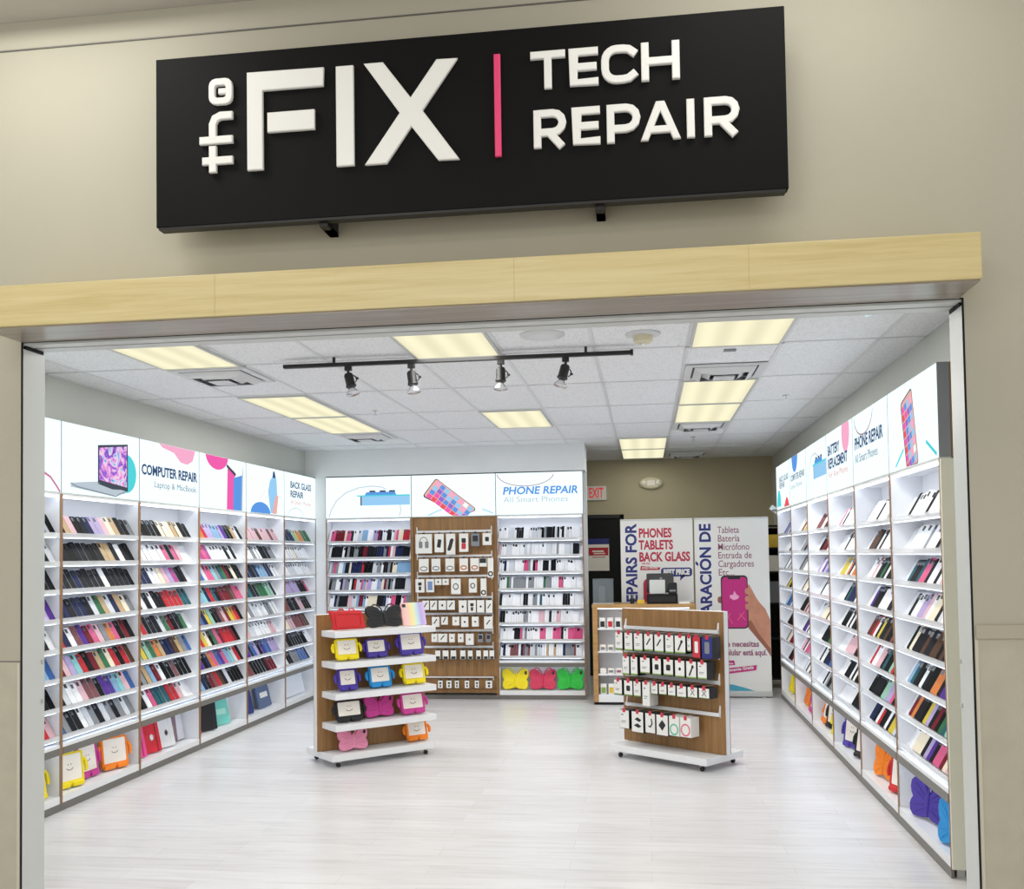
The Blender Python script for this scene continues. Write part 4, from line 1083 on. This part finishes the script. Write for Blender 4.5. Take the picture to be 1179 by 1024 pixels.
def package(label, loc, rz, w, h, pic, group, tab, body, depth=0.018, greenfoot=False):
    t = thing('accessory_package', label, 'package', loc, rz, group)      # origin at its hanging point, top centre
    MB().box(-w/2, w/2, -depth/2, depth/2, -h, -0.004).build('box', body, t)
    fr = MB().box(-w/2 + 0.002, w/2 - 0.002, -depth/2 - 0.0012, -depth/2 - 0.0002, -h + 0.004, -0.006).build('front_card', M['paper'] if pic not in ('dark', 'red', 'navy') else {'dark': M['grey_ink'], 'red': M['tabred'], 'navy': M['navy']}[pic], t)
    (MB().box(-0.012, 0.012, -0.0015, 0.0015, -0.004, 0.016) if tab is M['pk_body'] else MB().box(-0.014, 0.014, -depth/2 - 0.0032, -depth/2 - 0.0022, -0.022, 0.014)).build('hang_tab', tab, t)
    y = -depth/2 - 0.0020
    mb = MB(); m = M['ink']; c = -h*0.52
    if pic == 'headphones':
        mb.poly(ribbon([(0.045*math.cos(R_(a)), c + 0.03 + 0.05*math.sin(R_(a))) for a in range(-10, 200, 15)], 0.010), y, y + 0.0005)
        mb.poly(rrect(-0.06, -0.015, c-0.05, c+0.03, 0.014), y, y+0.0005).poly(rrect(0.015, 0.06, c-0.05, c+0.03, 0.014), y, y+0.0005); m = M['grey_ink']
    elif pic == 'speaker': mb.poly([(-0.028, c-0.045), (0.016, c-0.055), (0.03, c+0.04), (-0.012, c+0.05)], y, y+0.0005)
    elif pic == 'oval': mb.poly([(x*0.86 + z*0.28, c + z) for x, z in rrect(-0.026, 0.026, -0.075, 0.07, 0.022)], y, y+0.0005)
    elif pic == 'pink':
        mb.poly(rrect(-0.026, 0.026, c, c+0.055, 0.008), y, y+0.0005)
        MB().poly(rrect(-0.026, 0.026, c-0.075, c-0.002, 0.012), y, y+0.0005).build('colour_print', M['tabred'], t)
    elif pic in ('watch', 'camera'): mb.poly(rrect(-w*0.22, w*0.22, c-w*0.25, c+w*0.25, 0.01), y, y+0.0005)
    elif pic == 'cable': ring(mb, 0, -h*0.74, w*0.36, w*0.2, 0.012, y); m = M['grey_ink']
    elif pic == 'orange': ring(mb, 0, -h*0.72, w*0.34, w*0.2, 0.014, y); m = M['orange_ink']
    elif pic == 'band': mb.box(-w/2+0.004, w/2-0.004, y, y+0.0005, -h*0.6, -0.008)
    elif pic == 'long':
        ring(mb, 0, -h + 0.045, w*0.36, w*0.36, 0.014, y)
    elif pic == 'twin': mb.poly(rrect(-w*0.2, w*0.2, c+0.004, c+h*0.26, 0.005), y, y+0.0005).poly(rrect(-w*0.14, w*0.14, c-h*0.32, c-0.006, 0.005), y, y+0.0005)
    elif pic == 'blue': mb.box(-w*0.3, w*0.3, y, y+0.0005, -h*0.85, -h*0.2); m = M['blue_ink']
    elif pic == 'ring': ring(mb, 0, c, w*0.26, w*0.3, 0.010, y)
    elif pic in ('dot', 'plain'): mb.poly(ellipse(0, c, w*0.13, w*0.15, 10), y, y+0.0005); m = M['ink'] if pic == 'dot' else M['grey_ink']
    elif pic in ('stick', 'pen'): mb.poly(ribbon([(-w*0.22, c-0.02), (w*0.2, c+0.035)], 0.012), y, y+0.0005)
    elif pic == 'plug': mb.poly(ribbon([(-w*0.2, c-0.045), (w*0.12, c+0.02)], 0.014), y, y+0.0005).poly(ellipse(w*0.14, c+0.025, 0.012, 0.014, 10), y, y+0.0005)
    elif pic == 'low': mb.box(-w*0.36, w*0.36, y, y+0.0005, -h*0.95, -h*0.68)
    elif pic == 'dark': mb.box(-w*0.3, w*0.3, y, y+0.0005, -h*0.62, -h*0.2)
    elif pic == 'red' or pic == 'navy':
        mb.poly(rrect(-w*0.22, w*0.22, -h*0.76, -h*0.24, 0.006), y, y+0.0005); m = M['paper'] if pic == 'red' else M['grey_ink']
    elif pic == 'cross':
        for a in (-1, 1): mb.poly(ribbon([(-w*0.2*a, c-0.022), (w*0.2*a, c+0.022)], 0.007), y - 0.0002*(a+1), y+0.0005)
        m = M['grey_ink']
    elif pic == 'car': mb.poly([(-0.04, c-0.028), (0.01, c-0.045), (0.042, c-0.03), (0.0, c-0.008)], y, y+0.0005).poly([(-0.03, c+0.022), (0.02, c+0.004), (0.042, c+0.022), (0.0, c+0.042)], y, y+0.0005)
    elif pic == 'hook': mb.poly(ribbon([(0.012, c+0.04), (0.02, c), (0.0, c-0.03), (-0.018, c-0.02)], 0.012), y, y+0.0005)
    elif pic == 'square': mb.poly([(-0.036, c), (0.0, c-0.042), (0.036, c+0.006), (0.0, c+0.045)], y, y+0.0005)
    elif pic == 'green': ring(mb, 0, -h*0.68, 0.036, 0.04, 0.012, y); m = M['green_ink']
    elif pic == 'pinkring': ring(mb, 0, -h*0.64, 0.04, 0.044, 0.012, y); m = M['pinkink']
    else:
        mb.box(-w*0.3, -w*0.08, y, y+0.0005, -h*0.3, -h*0.24).box(-w*0.3, w*0.2, y, y+0.0005, -h*0.62, -h*0.585).box(-w*0.3, w*0.1, y, y+0.0005, -h*0.70, -h*0.67)
        m = M['grey_ink']
    mb.build('printed_picture', m, t)
    if greenfoot:
        MB().box(-w/2 + 0.002, w/2 - 0.002, y, y + 0.0007, -h + 0.005, -h*0.90).build('colour_print', M['green_edge'], t)
    MB().tube([(0, -depth/2 - 0.004, 0.009), (0, depth/2 + 0.024, 0.009)], 0.0022, 6).build('peg_hook', M['alum'], t)
    return t
PEG = [(1,-2.616,.198,.234,'headphones'),(1,-2.429,.11,.223,'speaker'),(1,-2.29,.109,.253,'oval'),(1,-2.132,.109,.222,'pink'),(1,-1.992,.105,.161,'dark'),(1,-1.852,.105,.146,'watch'),
(2,-2.619,.116,.163,'cable'),(2,-2.471,.105,.157,'cable'),(2,-2.302,.105,.157,'cable'),(2,-2.136,.1,.157,'orange'),(2,-2.005,.101,.157,'orange'),(2,-1.905,.086,.104,'band'),(2,-1.815,.066,.235,'long'),
(3,-2.668,.106,.162,'twin'),(3,-2.545,.096,.161,'blue'),(3,-2.446,.078,.076,'dot'),(3,-2.356,.075,.076,'dot'),(3,-2.234,.113,.186,'ring'),(3,-2.03,.094,.17,'ring'),(3,-1.902,.067,.215,'long'),
(4,-2.60,.085,.12,'stick'),(4,-2.504,.088,.121,'stick'),(4,-2.399,.095,.12,'dot'),(4,-2.294,.098,.12,'stick'),(4,-2.153,.1,.155,'dot'),(4,-2.042,.099,.155,'twin'),(4,-1.938,.092,.155,'dot'),(4,-1.836,.084,.16,'stick'),
(5,-2.483,.088,.122,'stick'),(5,-2.376,.078,.096,'stick'),(5,-2.239,.082,.105,'plain'),(5,-2.132,.084,.124,'dot'),(5,-2.006,.079,.12,'dot'),(5,-1.850,.1,.147,'stick'),
(6,-2.50,.07,.1,'plain'),(6,-2.4,.108,.103,'stick'),(6,-2.289,.066,.104,'dot'),(6,-2.183,.066,.104,'dot'),(6,-2.076,.095,.135,'plain'),(6,-1.946,.071,.109,'dark'),(6,-1.850,.065,.109,'dark'),
(7,-2.46,.066,.11,'low'),(7,-2.366,.074,.111,'low'),(7,-2.272,.071,.111,'low'),(7,-2.158,.066,.112,'low'),(7,-2.07,.061,.112,'low'),(7,-1.971,.059,.112,'low'),(7,-1.885,.06,.111,'low'),(7,-1.812,.059,.111,'low'),
(8,-2.434,.061,.099,'twin'),(8,-2.33,.066,.098,'twin'),(8,-2.235,.054,.098,'twin'),(8,-2.114,.058,.098,'twin'),(8,-1.996,.054,.097,'twin'),(8,-1.852,.082,.098,'twin')]
PICN = dict(headphones='headphones', speaker='a black speaker', oval='a long black oval', pink='a black and pink gadget', dark='a dark device', watch='a square watch', cable='a grey coil', orange='an orange coil', band='a black band',
            long='a coil at its foot', twin='two dark shapes', blue='a blue print', dot='a small dark dot', ring='a ring', stick='a dark stick', plain='a grey spot', low='a dark lower strip', pale='grey lines', pen='a black pen', plug='a charger plug',
            slim='grey lines', red='a red sleeve', navy='a navy sleeve', camera='a black camera', tall='grey lines', cross='a grey cross', car='two black adapters', hook='a black earpiece', square='a black diamond', green='a mint ring', pinkring='a pink ring')
ZR = {1: 1.972, 2: 1.677, 3: 1.437, 4: 1.183, 5: 0.987, 6: 0.787, 7: 0.593, 8: 0.239}
PEGN = {1: 'top', 2: 'second', 3: 'third', 4: 'fourth', 5: 'fifth', 6: 'sixth', 7: 'seventh', 8: 'bottom'}
cnt = {}
for r, x, w, h, pic in PEG:
    cnt[r] = cnt.get(r, 0) + 1
    package('%s package showing %s, %s on the %s oak peg rail' % ('dark' if pic in ('dark', 'twin') and r > 5 else 'white', PICN[pic], ORD[cnt[r]-1], PEGN[r]), (x, YB - 0.105, ZR[r] + 0.0), 0, w, h, pic,
            'packages on the %s rail of the oak peg bay' % PEGN[r], M['pk_body'], M['pk_body'] if r in (4, 7, 8) or pic == 'dark' else M['paper'], 0.02 if r < 4 else 0.03)

# rolling stand with hanging packages
ts = stand('display_stand', 'rolling oak-backed stand hung with small boxed accessories', KR)
for z in (1.058, 0.862, 0.66, 0.408):
    r = MB().box(-0.475, 0.475, -0.062, -0.050, z, z + 0.028)
    for x in (-0.475, 0.463):
        r.add([(x, -0.0365, z-0.01), (x+0.012, -0.0365, z-0.01), (x+0.012, -0.0365, z+0.085), (x, -0.0365, z+0.085), (x, -0.0498, z), (x+0.012, -0.0498, z), (x+0.012, -0.0498, z+0.03), (x, -0.0498, z+0.03)],
              [(0, 1, 2, 3), (4, 5, 6, 7), (0, 1, 5, 4), (1, 2, 6, 5), (2, 3, 7, 6), (3, 0, 4, 7)])
    r.build('rail', M['white'], ts)
KPK = [(1,-.415,.08,.153,'pale'),(1,-.312,.087,.157,'pale'),(1,-.208,.091,.153,'pale'),(1,-.101,.092,.145,'pen'),(1,.006,.094,.15,'pen'),(1,.110,.083,.151,'pale'),(1,.216,.105,.148,'plug'),(1,.303,.039,.126,'slim'),(1,.372,.073,.172,'red'),(1,.472,.1,.174,'navy'),
(2,-.345,.073,.162,'pale'),(2,-.257,.073,.16,'pale'),(2,-.142,.101,.136,'pale'),(2,-.022,.089,.14,'camera'),(2,.095,.096,.135,'camera'),(2,.208,.094,.14,'dot'),(2,.318,.096,.14,'plug'),(2,.422,.087,.139,'pale'),
(3,-.434,.087,.134,'pale'),(3,-.323,.091,.132,'camera'),(3,-.229,.076,.132,'slim'),(3,-.137,.075,.197,'tall'),(3,-.050,.068,.096,'pale'),(3,.035,.077,.092,'pale'),(3,.124,.076,.093,'pale'),(3,.22,.091,.096,'pale'),(3,.326,.093,.09,'cross'),(3,.435,.097,.086,'cross'),
(4,-.373,.104,.158,'pale'),(4,-.232,.123,.176,'car'),(4,-.100,.102,.166,'hook'),(4,.022,.117,.172,'square'),(4,.140,.097,.158,'green'),(4,.252,.102,.156,'pinkring')]
KZ = {1: 1.045, 2: 0.849, 3: 0.647, 4: 0.398}
KN = {1: 'top', 2: 'second', 3: 'third', 4: 'bottom'}
cnt = {}
for r, a, w, h, pic in KPK:
    cnt[r] = cnt.get(r, 0) + 1
    dep = 0.11
    package('%s boxed accessory showing %s, %s on %s rolling stand rail' % ('white' if pic not in ('red', 'navy') else 'dark', PICN[pic], ORD[cnt[r]-1], KN[r]), kpos(KR, a, -0.145, KZ[r]), KR[2], w, h, pic,
            'boxed accessories on the %s rail of the rolling stand' % KN[r], M['tabred'], M['paper'] if pic in ('green', 'pinkring', 'tall') else M['pk_body'], dep, greenfoot=(r < 4 and pic not in ('red', 'navy', 'tall')))

# ------------------------------------------------------------------ counter
CX0, CX1, CY0, CY1 = -0.61, 0.535, 11.25, 11.74
t = thing('counter', 'oak service counter with a lit white showcase in its front', 'counter', (0, CY0, 0))
MB().box(CX0 - 0.005, CX1 + 0.005, -0.008, CY1-CY0, 1.085, 1.128).build('countertop', M['counter_oak'], t, bevel=0.004)
MB().box(CX0, CX0 + 0.055, 0, CY1-CY0-0.01, 0.03, 1.0845).build('side_panel', M['counter_oak'], t)
MB().box(CX1 - 0.055, CX1, 0, CY1-CY0-0.01, 0.03, 1.0845).build('side_panel', M['counter_oak'], t)
MB().box(CX0 + 0.0555, CX1 - 0.0555, 0.30, 0.315, 0.03, 1.0845).build('back_panel', M['shelf_white'], t)
for z in (0.86, 0.60, 0.345, 0.115):
    sh = MB().box(CX0 + 0.0555, CX1 - 0.0555, 0.005, 0.2995, z - 0.016, z).build('shelf', M['shelf_white'], t)
MB().box(CX0 + 0.0555, CX1 - 0.0555, 0.004, 0.02, 0.03, 0.0985).build('base_rail', M['white'], t)
MB().box(CX0 + 0.003, CX1 - 0.003, 0.012, CY1-CY0-0.012, 0.0, 0.0295).build('plinth', M['flat_black'], t)
MB().box(CX0 + 0.06, CX1 - 0.06, 0.008, 0.022, 1.076, 1.0843).build('led_strip', M['led'], t)
SN = ['top', 'second', 'third', 'lowest']
for i, (z, cols) in enumerate(((0.86, ('ink', 'red', 'ink')), (0.60, ('grey_ink', 'grey_ink', 'grey_ink')), (0.345, ('paper', 'grey_ink', 'mauve')), (0.115, ('green_edge', 'yellow_box', 'green_edge')))):
    for j, cl in enumerate(cols):
        x = CX0 + 0.11 + 0.088*j
        hh = (0.115, 0.07, 0.06, 0.115)[i]
        p = thing('small_box', 'small box in the counter showcase, %s shelf, %s from the oak side' % (SN[i], ORD[j]), 'box', (x, CY0 + 0.06, z + 0.001), 0, 'small boxes in the counter showcase')
        MB().box(-0.032, 0.032, -0.02, 0.02, 0, hh).build('carton', M['paper'] if i in (0, 3) else M['cream'], p)
        MB().box(-0.024, 0.024, -0.0215, -0.0205, 0.012, hh*0.66).build('printed_picture', M[cl], p)
def on_counter(name, label, cat, x, y): return thing(name, label, cat, (x, CY0 + y, 1.129))
p = on_counter('pos_terminal', 'black point of sale monitor seen from behind on the counter', 'monitor', 0.17, 0.27)
Rm = Matrix.Rotation(R_(-14), 4, 'X')
MB().plate(rrect(-0.165, 0.145, 0.12, 0.345, 0.015), -0.014, 0.012, 0.005, 0, Rm).build('screen_shell', M['black'], p, smooth=True)
MB().poly(ellipse(-0.0, 0.285, 0.016, 0.012, 12), -0.016, -0.0145, 0, Rm).build('back_emblem', M['grey_ink'], p)
MB().box(-0.05, 0.05, -0.03, 0.09, 0, 0.02).box(-0.03, 0.03, 0.02, 0.05, 0.02, 0.15).build('stand', M['black'], p)
p = on_counter('cash_box', 'low black cash box in front of the monitor', 'cash box', 0.19, 0.13)
MB().box(-0.185, 0.16, -0.09, 0.06, 0, 0.105).build('body', M['flat_black'], p, bevel=0.006)
MB().box(-0.16, 0.135, -0.093, -0.0905, 0.02, 0.08).build('drawer_front', M['black'], p)
p = thing('payment_card_reader', 'white tablet shaped display standing on the black cash box', 'display', (0.125, CY0 + 0.12, 1.235))
MB().plate(rrect(-0.088, 0.088, 0.004, 0.165, 0.008), -0.006, 0.006, 0.002, 0, Matrix.Rotation(R_(-12), 4, 'X')).build('panel', M['alum_white'], p)
MB().box(-0.03, 0.03, -0.02, 0.05, 0.0, 0.004).build('foot', M['black'], p)
p = thing('receipt_printer', 'black receipt printer standing on the cash box beside the display', 'printer', (0.295, CY0 + 0.13, 1.235))
MB().plate(rrect(-0.05, 0.05, 0, 0.13, 0.016), -0.06, 0.05, 0.008).build('body', M['black'], p, smooth=True)
MB().box(-0.035, 0.035, -0.063, -0.0605, 0.03, 0.05).build('paper_slot', M['grey_ink'], p)
p = on_counter('yellow_box', 'small yellow card box on counter left of the cash box', 'box', -0.055, 0.1)
MB().box(-0.05, 0.035, -0.03, 0.03, 0, 0.045).build('carton', M['yellow_box'], p, bevel=0.002)
p = on_counter('scissors_cup', 'small dark cup of tools on counter beside the yellow box', 'tool cup', -0.16, 0.12)
MB().lathe([(0.024, 0), (0.028, 0.06), (0.025, 0.06), (0.022, 0.008)], 14).build('cup', M['ink'], p, smooth=True)
for a in (-0.012, 0.004, 0.014): MB().tube([(a*0.3, 0, 0.0085), (a*1.4, 0.004, 0.11)], 0.004, 6).build('tool', M['black'] if a < 0 else M['grey_ink'], p)
p = on_counter('paper_stack', 'small white paper stack at the counter end', 'paper', 0.42, 0.06)
MB().box(-0.06, 0.06, -0.045, 0.045, 0, 0.022).build('sheets', M['paper'], p)
p = on_counter('display_case', 'smoked clear display case on the counter end before the black doorway', 'display case', -0.49, 0.2)
mb = MB().box(-0.115, 0.115, -0.09, -0.086, 0.012, 0.28).box(-0.115, -0.111, -0.086, 0.09, 0.012, 0.28).box(0.111, 0.115, -0.086, 0.09, 0.012, 0.28).box(-0.115, 0.115, -0.09, 0.09, 0.2805, 0.285)
mb.build('clear_cover', M['smoke_grey'], p)
MB().box(-0.118, 0.118, -0.093, 0.093, 0, 0.0115).build('base', M['alum'], p)
MB().box(-0.05, 0.02, -0.03, 0.03, 0.012, 0.2).build('inner_card', M['paper'], p)

# ------------------------------------------------------------------ roll-up banners
def banner(label, x0, x1, y):
    t = thing('roll_up_banner', label, 'banner', (x0, y, 0), 0, 'roll-up banners')
    W = x1 - x0
    MB().box(0, W, 0, 0.0015, 0.07, 2.09).build('sheet', M['banner'], t)
    MB().box(-0.005, W + 0.005, -0.045, 0.055, 0.012, 0.0695).build('base', M['alum'], t, bevel=0.006)
    for x in (0.08, W-0.12): MB().box(x, x + 0.04, -0.12, 0.14, 0.0, 0.0115).build('foot', M['alum'], t)
    MB().box(0, W, -0.006, 0.008, 2.0905, 2.108).build('top_bar', M['alum'], t)
    MB().tube([(W/2, 0.03, 0.07), (W/2, 0.03, 2.09)], 0.008, 8).build('pole', M['alum'], t)
    return t, W
def bt(t, s, x, z, h, m, width, name='banner_text', **k): return text(name, s, h, m, t, x, z, y=-0.0008, width=width, bold=k.pop('bold', 0.0055), **k)
t, W = banner('roll-up banner headed PHONES TABLETS BACK GLASS behind the counter', -0.293, 0.556, 11.885)
text('banner_text', 'REPAIRS FOR', 0.18, M['navy'], t, 0.185, 1.01, y=-0.0008, bold=0.006, rot=PI/2, width=1.04)
bt(t, 'PHONES', 0.215, 1.890, 0.150, M['crimson'], 0.385)
bt(t, 'TABLETS', 0.215, 1.748, 0.150, M['crimson'], 0.405)
bt(t, 'BACK GLASS', 0.215, 1.606, 0.150, M['crimson'], 0.595)
MB().poly([(0.225, 1.50), (0.455, 1.50), (0.465, 1.53), (0.235, 1.55)], -0.0010, -0.0003).build('slanted_label', M['crimson'], t)
bt(t, 'AND MORE', 0.245, 1.515, 0.035, M['banner'], 0.19, bold=0.001).location.y = -0.0006
bt(t, 'WE FIX', 0.245, 1.565, 0.035, M['crimson'], 0.1, bold=0.001)
MB().poly(rrect(0.47, 0.835, 1.42, 1.525, 0.035) , -0.0010, -0.0003).poly([(0.70, 1.44), (0.77, 1.44), (0.69, 1.37)], -0.0010, -0.0003).build('speech_bubble', M['navy'], t)
bt(t, 'BEST PRICE', 0.50, 1.445, 0.085, M['banner'], 0.305).location.y = -0.0006
flat(t, 'phone_print', rrect(0.26, 0.50, 0.75, 1.40, 0.06), M['crimson'])
t, W = banner('roll-up banner in Spanish with a hand holding a magenta phone', 0.575, 1.430, 11.89)
text('banner_text', 'REPARACION DE', 0.18, M['navy'], t, 0.185, 0.69, y=-0.0008, bold=0.006, rot=PI/2, width=1.34)
flat(t, 'accent_mark', [(0.040, 1.535), (0.040, 1.575), (0.012, 1.60), (0.006, 1.565)], M['navy'], -0.0008)
for i, (s, w) in enumerate((('Tableta', 0.25), ('Batería', 0.25), ('Micrófono', 0.36), ('Entrada de', 0.385), ('Cargadores', 0.41), ('Etc...', 0.18))):
    bt(t, s, 0.268, 1.925 - 0.1*i, 0.112, M['mauve'], w, bold=0.0008)
# the hand, wrist and phone as printed
flat(t, 'hand_print', [(0.60, 0.86), (0.66, 0.76), (0.72, 0.70), (0.80, 0.60), (0.853, 0.52), (0.853, 0.90), (0.80, 1.03), (0.74, 1.10), (0.70, 1.16), (0.66, 1.24), (0.62, 1.32), (0.60, 1.30)], M['skin'], -0.0008)
flat(t, 'hand_print', [(0.56, 0.86), (0.80, 0.56), (0.853, 0.47), (0.853, 0.56), (0.72, 0.74), (0.63, 0.90)], M['skin_dark'], -0.0013)
for z in (1.24, 1.15, 1.06):
    flat(t, 'finger_print', rrect(0.57, 0.655, z-0.04, z+0.035, 0.03), M['skin'], -0.0028)
flat(t, 'thumb_print', rrect(0.255, 0.33, 1.10, 1.18, 0.03), M['skin_dark'], -0.0008)
flat(t, 'phone_print', rrect(0.295, 0.605, 0.80, 1.425, 0.045), M['ink'], -0.0018)
flat(t, 'screen_print', rrect(0.308, 0.592, 0.815, 1.405, 0.038), M['magenta'], -0.0023)
flat(t, 'notch_print', rrect(0.38, 0.52, 1.38, 1.407, 0.008), M['ink'], -0.0028)
flat(t, 'splash_print', [(0.40, 1.16), (0.44, 1.135), (0.49, 1.15), (0.505, 1.18), (0.47, 1.205), (0.45, 1.245), (0.435, 1.20), (0.395, 1.19)], mat('pale_pink_print', (238, 170, 208), 0.5), -0.0028)
for (a, b_) in (((0.33, 0.88), (0.40, 0.98)), ((0.36, 0.97), (0.42, 0.86)), ((0.48, 0.90), (0.56, 1.0)), ((0.50, 0.98), (0.57, 0.90))):
    band(t, 'splash_print', [a, b_], 0.008, M['pinkink'], -0.0028)
bt(t, 'Lo que necesitas', 0.15, 0.59, 0.095, M['mauve'], 0.565, bold=0.003)
bt(t, 'para tu celular está aquí.', 0.08, 0.49, 0.095, M['mauve'], 0.725, bold=0.003)
flat(t, 'pink_ribbon', [(0.20, 0.36), (0.44, 0.375), (0.43, 0.43), (0.19, 0.415)], M['magenta'], -0.0008)
flat(t, 'pink_ribbon', [(0.22, 0.255), (0.68, 0.315), (0.69, 0.375), (0.23, 0.325)], M['magenta'], -0.0008)
bt(t, 'Diagnóstico', 0.225, 0.385, 0.035, M['banner'], 0.19, bold=0.001).location.y = -0.0006
text('banner_text', 'Totalmente Gratis', 0.05, M['banner'], t, 0.27, 0.287, y=-0.0014, bold=0.0015, width=0.385, rot=R_(7))
flat(t, 'wave_print', [(0.0, 0.075), (0.66, 0.075), (0.55, 0.11), (0.42, 0.145), (0.28, 0.165), (0.10, 0.17), (0.0, 0.16)], M['teal_print'], -0.0008)

# ------------------------------------------------------------------ back of the shop
t = thing('exit_sign', 'white EXIT sign with red letters high on the tan back wall', 'exit sign', (-0.83, YBACK - 0.03, 2.455))
MB().box(0, 0.30, 0, 0.029, 0.012, 0.20).box(-0.003, 0.303, -0.004, 0.029, 0, 0.0115).build('plate', M['exit_white'], t, bevel=0.002)
text('exit_text', 'EXIT', 0.20, M['exit_red'], t, 0.055, 0.036, y=-0.0008, bold=0.003, width=0.20)
t = thing('emergency_light', 'oval ivory emergency light on the tan back wall', 'emergency light', (0.095, YBACK - 0.001, 2.68))
MB().plate(ellipse(0, 0, 0.165, 0.085, 28), -0.05, 0.0, 0.016).build('housing', M['ivory'], t, smooth=True)
for x in (-0.10, 0.10):
    MB().lathe([(0.034, 0), (0.034, 0.012), (0.026, 0.018), (0, 0.018)], 14, 0, Matrix.Translation((x, -0.051, 0)) @ Matrix.Rotation(PI/2, 4, 'X')).build('lamp', M['lens'], t, smooth=True)
MB().poly(rrect(-0.055, 0.055, -0.035, 0.035, 0.012), -0.0525, -0.0505).build('cover_plate', M['cream'], t)
t = thing('notice_poster', 'notice with blue and red headings on the black doorway', 'poster', (-0.80, YBACK - 0.016, 1.465))
MB().box(0, 0.295, 0, 0.003, 0, 0.45).build('sheet', M['cream'], t)
MB().box(0.0, 0.295, -0.001, -0.0002, 0.37, 0.45).build('blue_heading', M['navy'], t)
MB().box(0.01, 0.285, -0.001, -0.0002, 0.215, 0.325).build('red_heading', M['red'], t)
MB().box(0.06, 0.22, -0.0016, -0.0011, 0.262, 0.285).box(0.08, 0.24, -0.0016, -0.0011, 0.235, 0.25).build('heading_lines', M['cream'], t)
MB().box(0.06, 0.24, -0.001, -0.0002, 0.185, 0.195).build('small_print', M['red'], t)
t = thing('storage_rack', 'dark metal storage rack in the gap behind the Spanish banner', 'storage rack', (1.30, 12.7, 0))
for x in (0.0, 0.40):
    for y in (0.0, 0.37): MB().box(x, x+0.03, y, y+0.03, 0, 2.05).build('post', M['flat_black'], t)
for z in (0.12, 0.62, 1.06, 1.45, 1.75, 2.03):
    MB().box(0.0305, 0.3995, 0.0, 0.40, z - 0.02, z).build('shelf', M['black'], t)
MB().box(0.031, 0.399, 0.385, 0.395, 0.12, 2.0).build('back_sheet', M['flat_black'], t)
for i, (z, h, m, lab) in enumerate(((1.0605, 0.26, M['grey_ink'], 'grey carton on the dark rack, third board up'), (1.4505, 0.20, M['cream'], 'cream carton on the dark rack, fourth board up'), (1.7505, 0.16, M['yellow_box'], 'yellow carton on the dark rack, near its top'))):
    tag(MB().box(1.34, 1.66, 12.71, 13.0, z, z + h).build('carton', m, bevel=0.003), lab, 'carton', 'cartons on the dark rack')
t = thing('security_camera', 'small white bracketed camera beyond the farthest light box', 'security camera', (1.52, YR0 + 6*BR + 0.015, 2.18))
MB().box(-0.07, 0.07, 0.0, 0.05, -0.03, 0.03, 0, Matrix.Rotation(R_(38), 4, 'Y')).build('body', M['white'], t, bevel=0.004)
MB().box(-0.04, 0.035, -0.01, -0.001, -0.012, 0.012).box(0.035, 0.22, -0.01, 0.008, -0.008, 0.008).build('bracket', M['grey_ink'], t)

# ------------------------------------------------------------------ light
def area(name, loc, sx, sy, energy, col=(1, 1, 1), rot=(0, 0, 0)):
    l = bpy.data.lights.new(name, 'AREA')
    l.shape = 'RECTANGLE'; l.size = sx; l.size_y = sy; l.energy = energy; l.color = col
    o = bpy.data.objects.new(name, l)
    o.location = loc; o.rotation_euler = rot
    C.objects.link(o)
    return o
# lamps of the mall ceiling in front of the shop
for i, (x, y, e) in enumerate(((-2.9, 3.7, 24), (0.75, 3.7, 16), (-2.0, 0.6, 22), (0.0, 0.6, 14))):
    area('mall_and_fill_lamp', (x, y, 4.6), 1.2, 0.6, e, (1.0, 0.98, 0.92))
for x, e in ((-3.2, 60), (0.8, 20)):  # added fill lamps out of view, brightening the facade and stand fronts
    area('mall_and_fill_lamp', (x, -3.5, 4.5), 2.4, 1.2, e, (1.0, 0.98, 0.93), (R_(50), 0, 0))
# downlight component of the shop's own fluorescent panels
for i, (x, y) in enumerate(((cx(0), 5.75), (cx(0), 8.78), (cx(-3), 5.75), (cx(-3), 9.39), (cx(-6), 5.75), (cx(-6), 8.78), (cx(-1), 12.4))):
    area('troffer_lamp', (x, y, ZC - 0.03), 0.5, 1.1 if i in (0, 2, 3, 4) else 2.2, (19 if i in (0, 2, 3, 4) else 36) if i < 6 else 11, (1.0, 0.99, 0.96))
w = bpy.data.worlds.new('mall_surroundings')
w.use_nodes = True
w.node_tree.nodes['Background'].inputs[0].default_value = (1.0, 0.98, 0.94, 1)
w.node_tree.nodes['Background'].inputs[1].default_value = 0.85
sc.world = w

# ------------------------------------------------------------------ camera
cam = bpy.data.cameras.new('camera')
cam.sensor_fit = 'HORIZONTAL'; cam.sensor_width = 36.0
cam.lens = 1139.637 / 1179.0 * 36.0
cam.shift_y = 0.07409
cam.clip_start = 0.05; cam.clip_end = 60
co = bpy.data.objects.new('camera', cam)
C.objects.link(co)
r_, u_, b_ = (0.99092, 0.13362, -0.01516), (0.01974, -0.033, 0.99926), (0.13302, -0.99048, -0.03534)
co.matrix_world = Matrix(((r_[0], u_[0], b_[0], 0), (r_[1], u_[1], b_[1], 0), (r_[2], u_[2], b_[2], 1.7), (0, 0, 0, 1)))
sc.camera = co
sc.view_settings.view_transform = 'Standard'
sc.view_settings.look = 'None'
sc.view_settings.exposure = 0.0
sc.view_settings.gamma = 1.0
sc.view_settings.use_curve_mapping = False
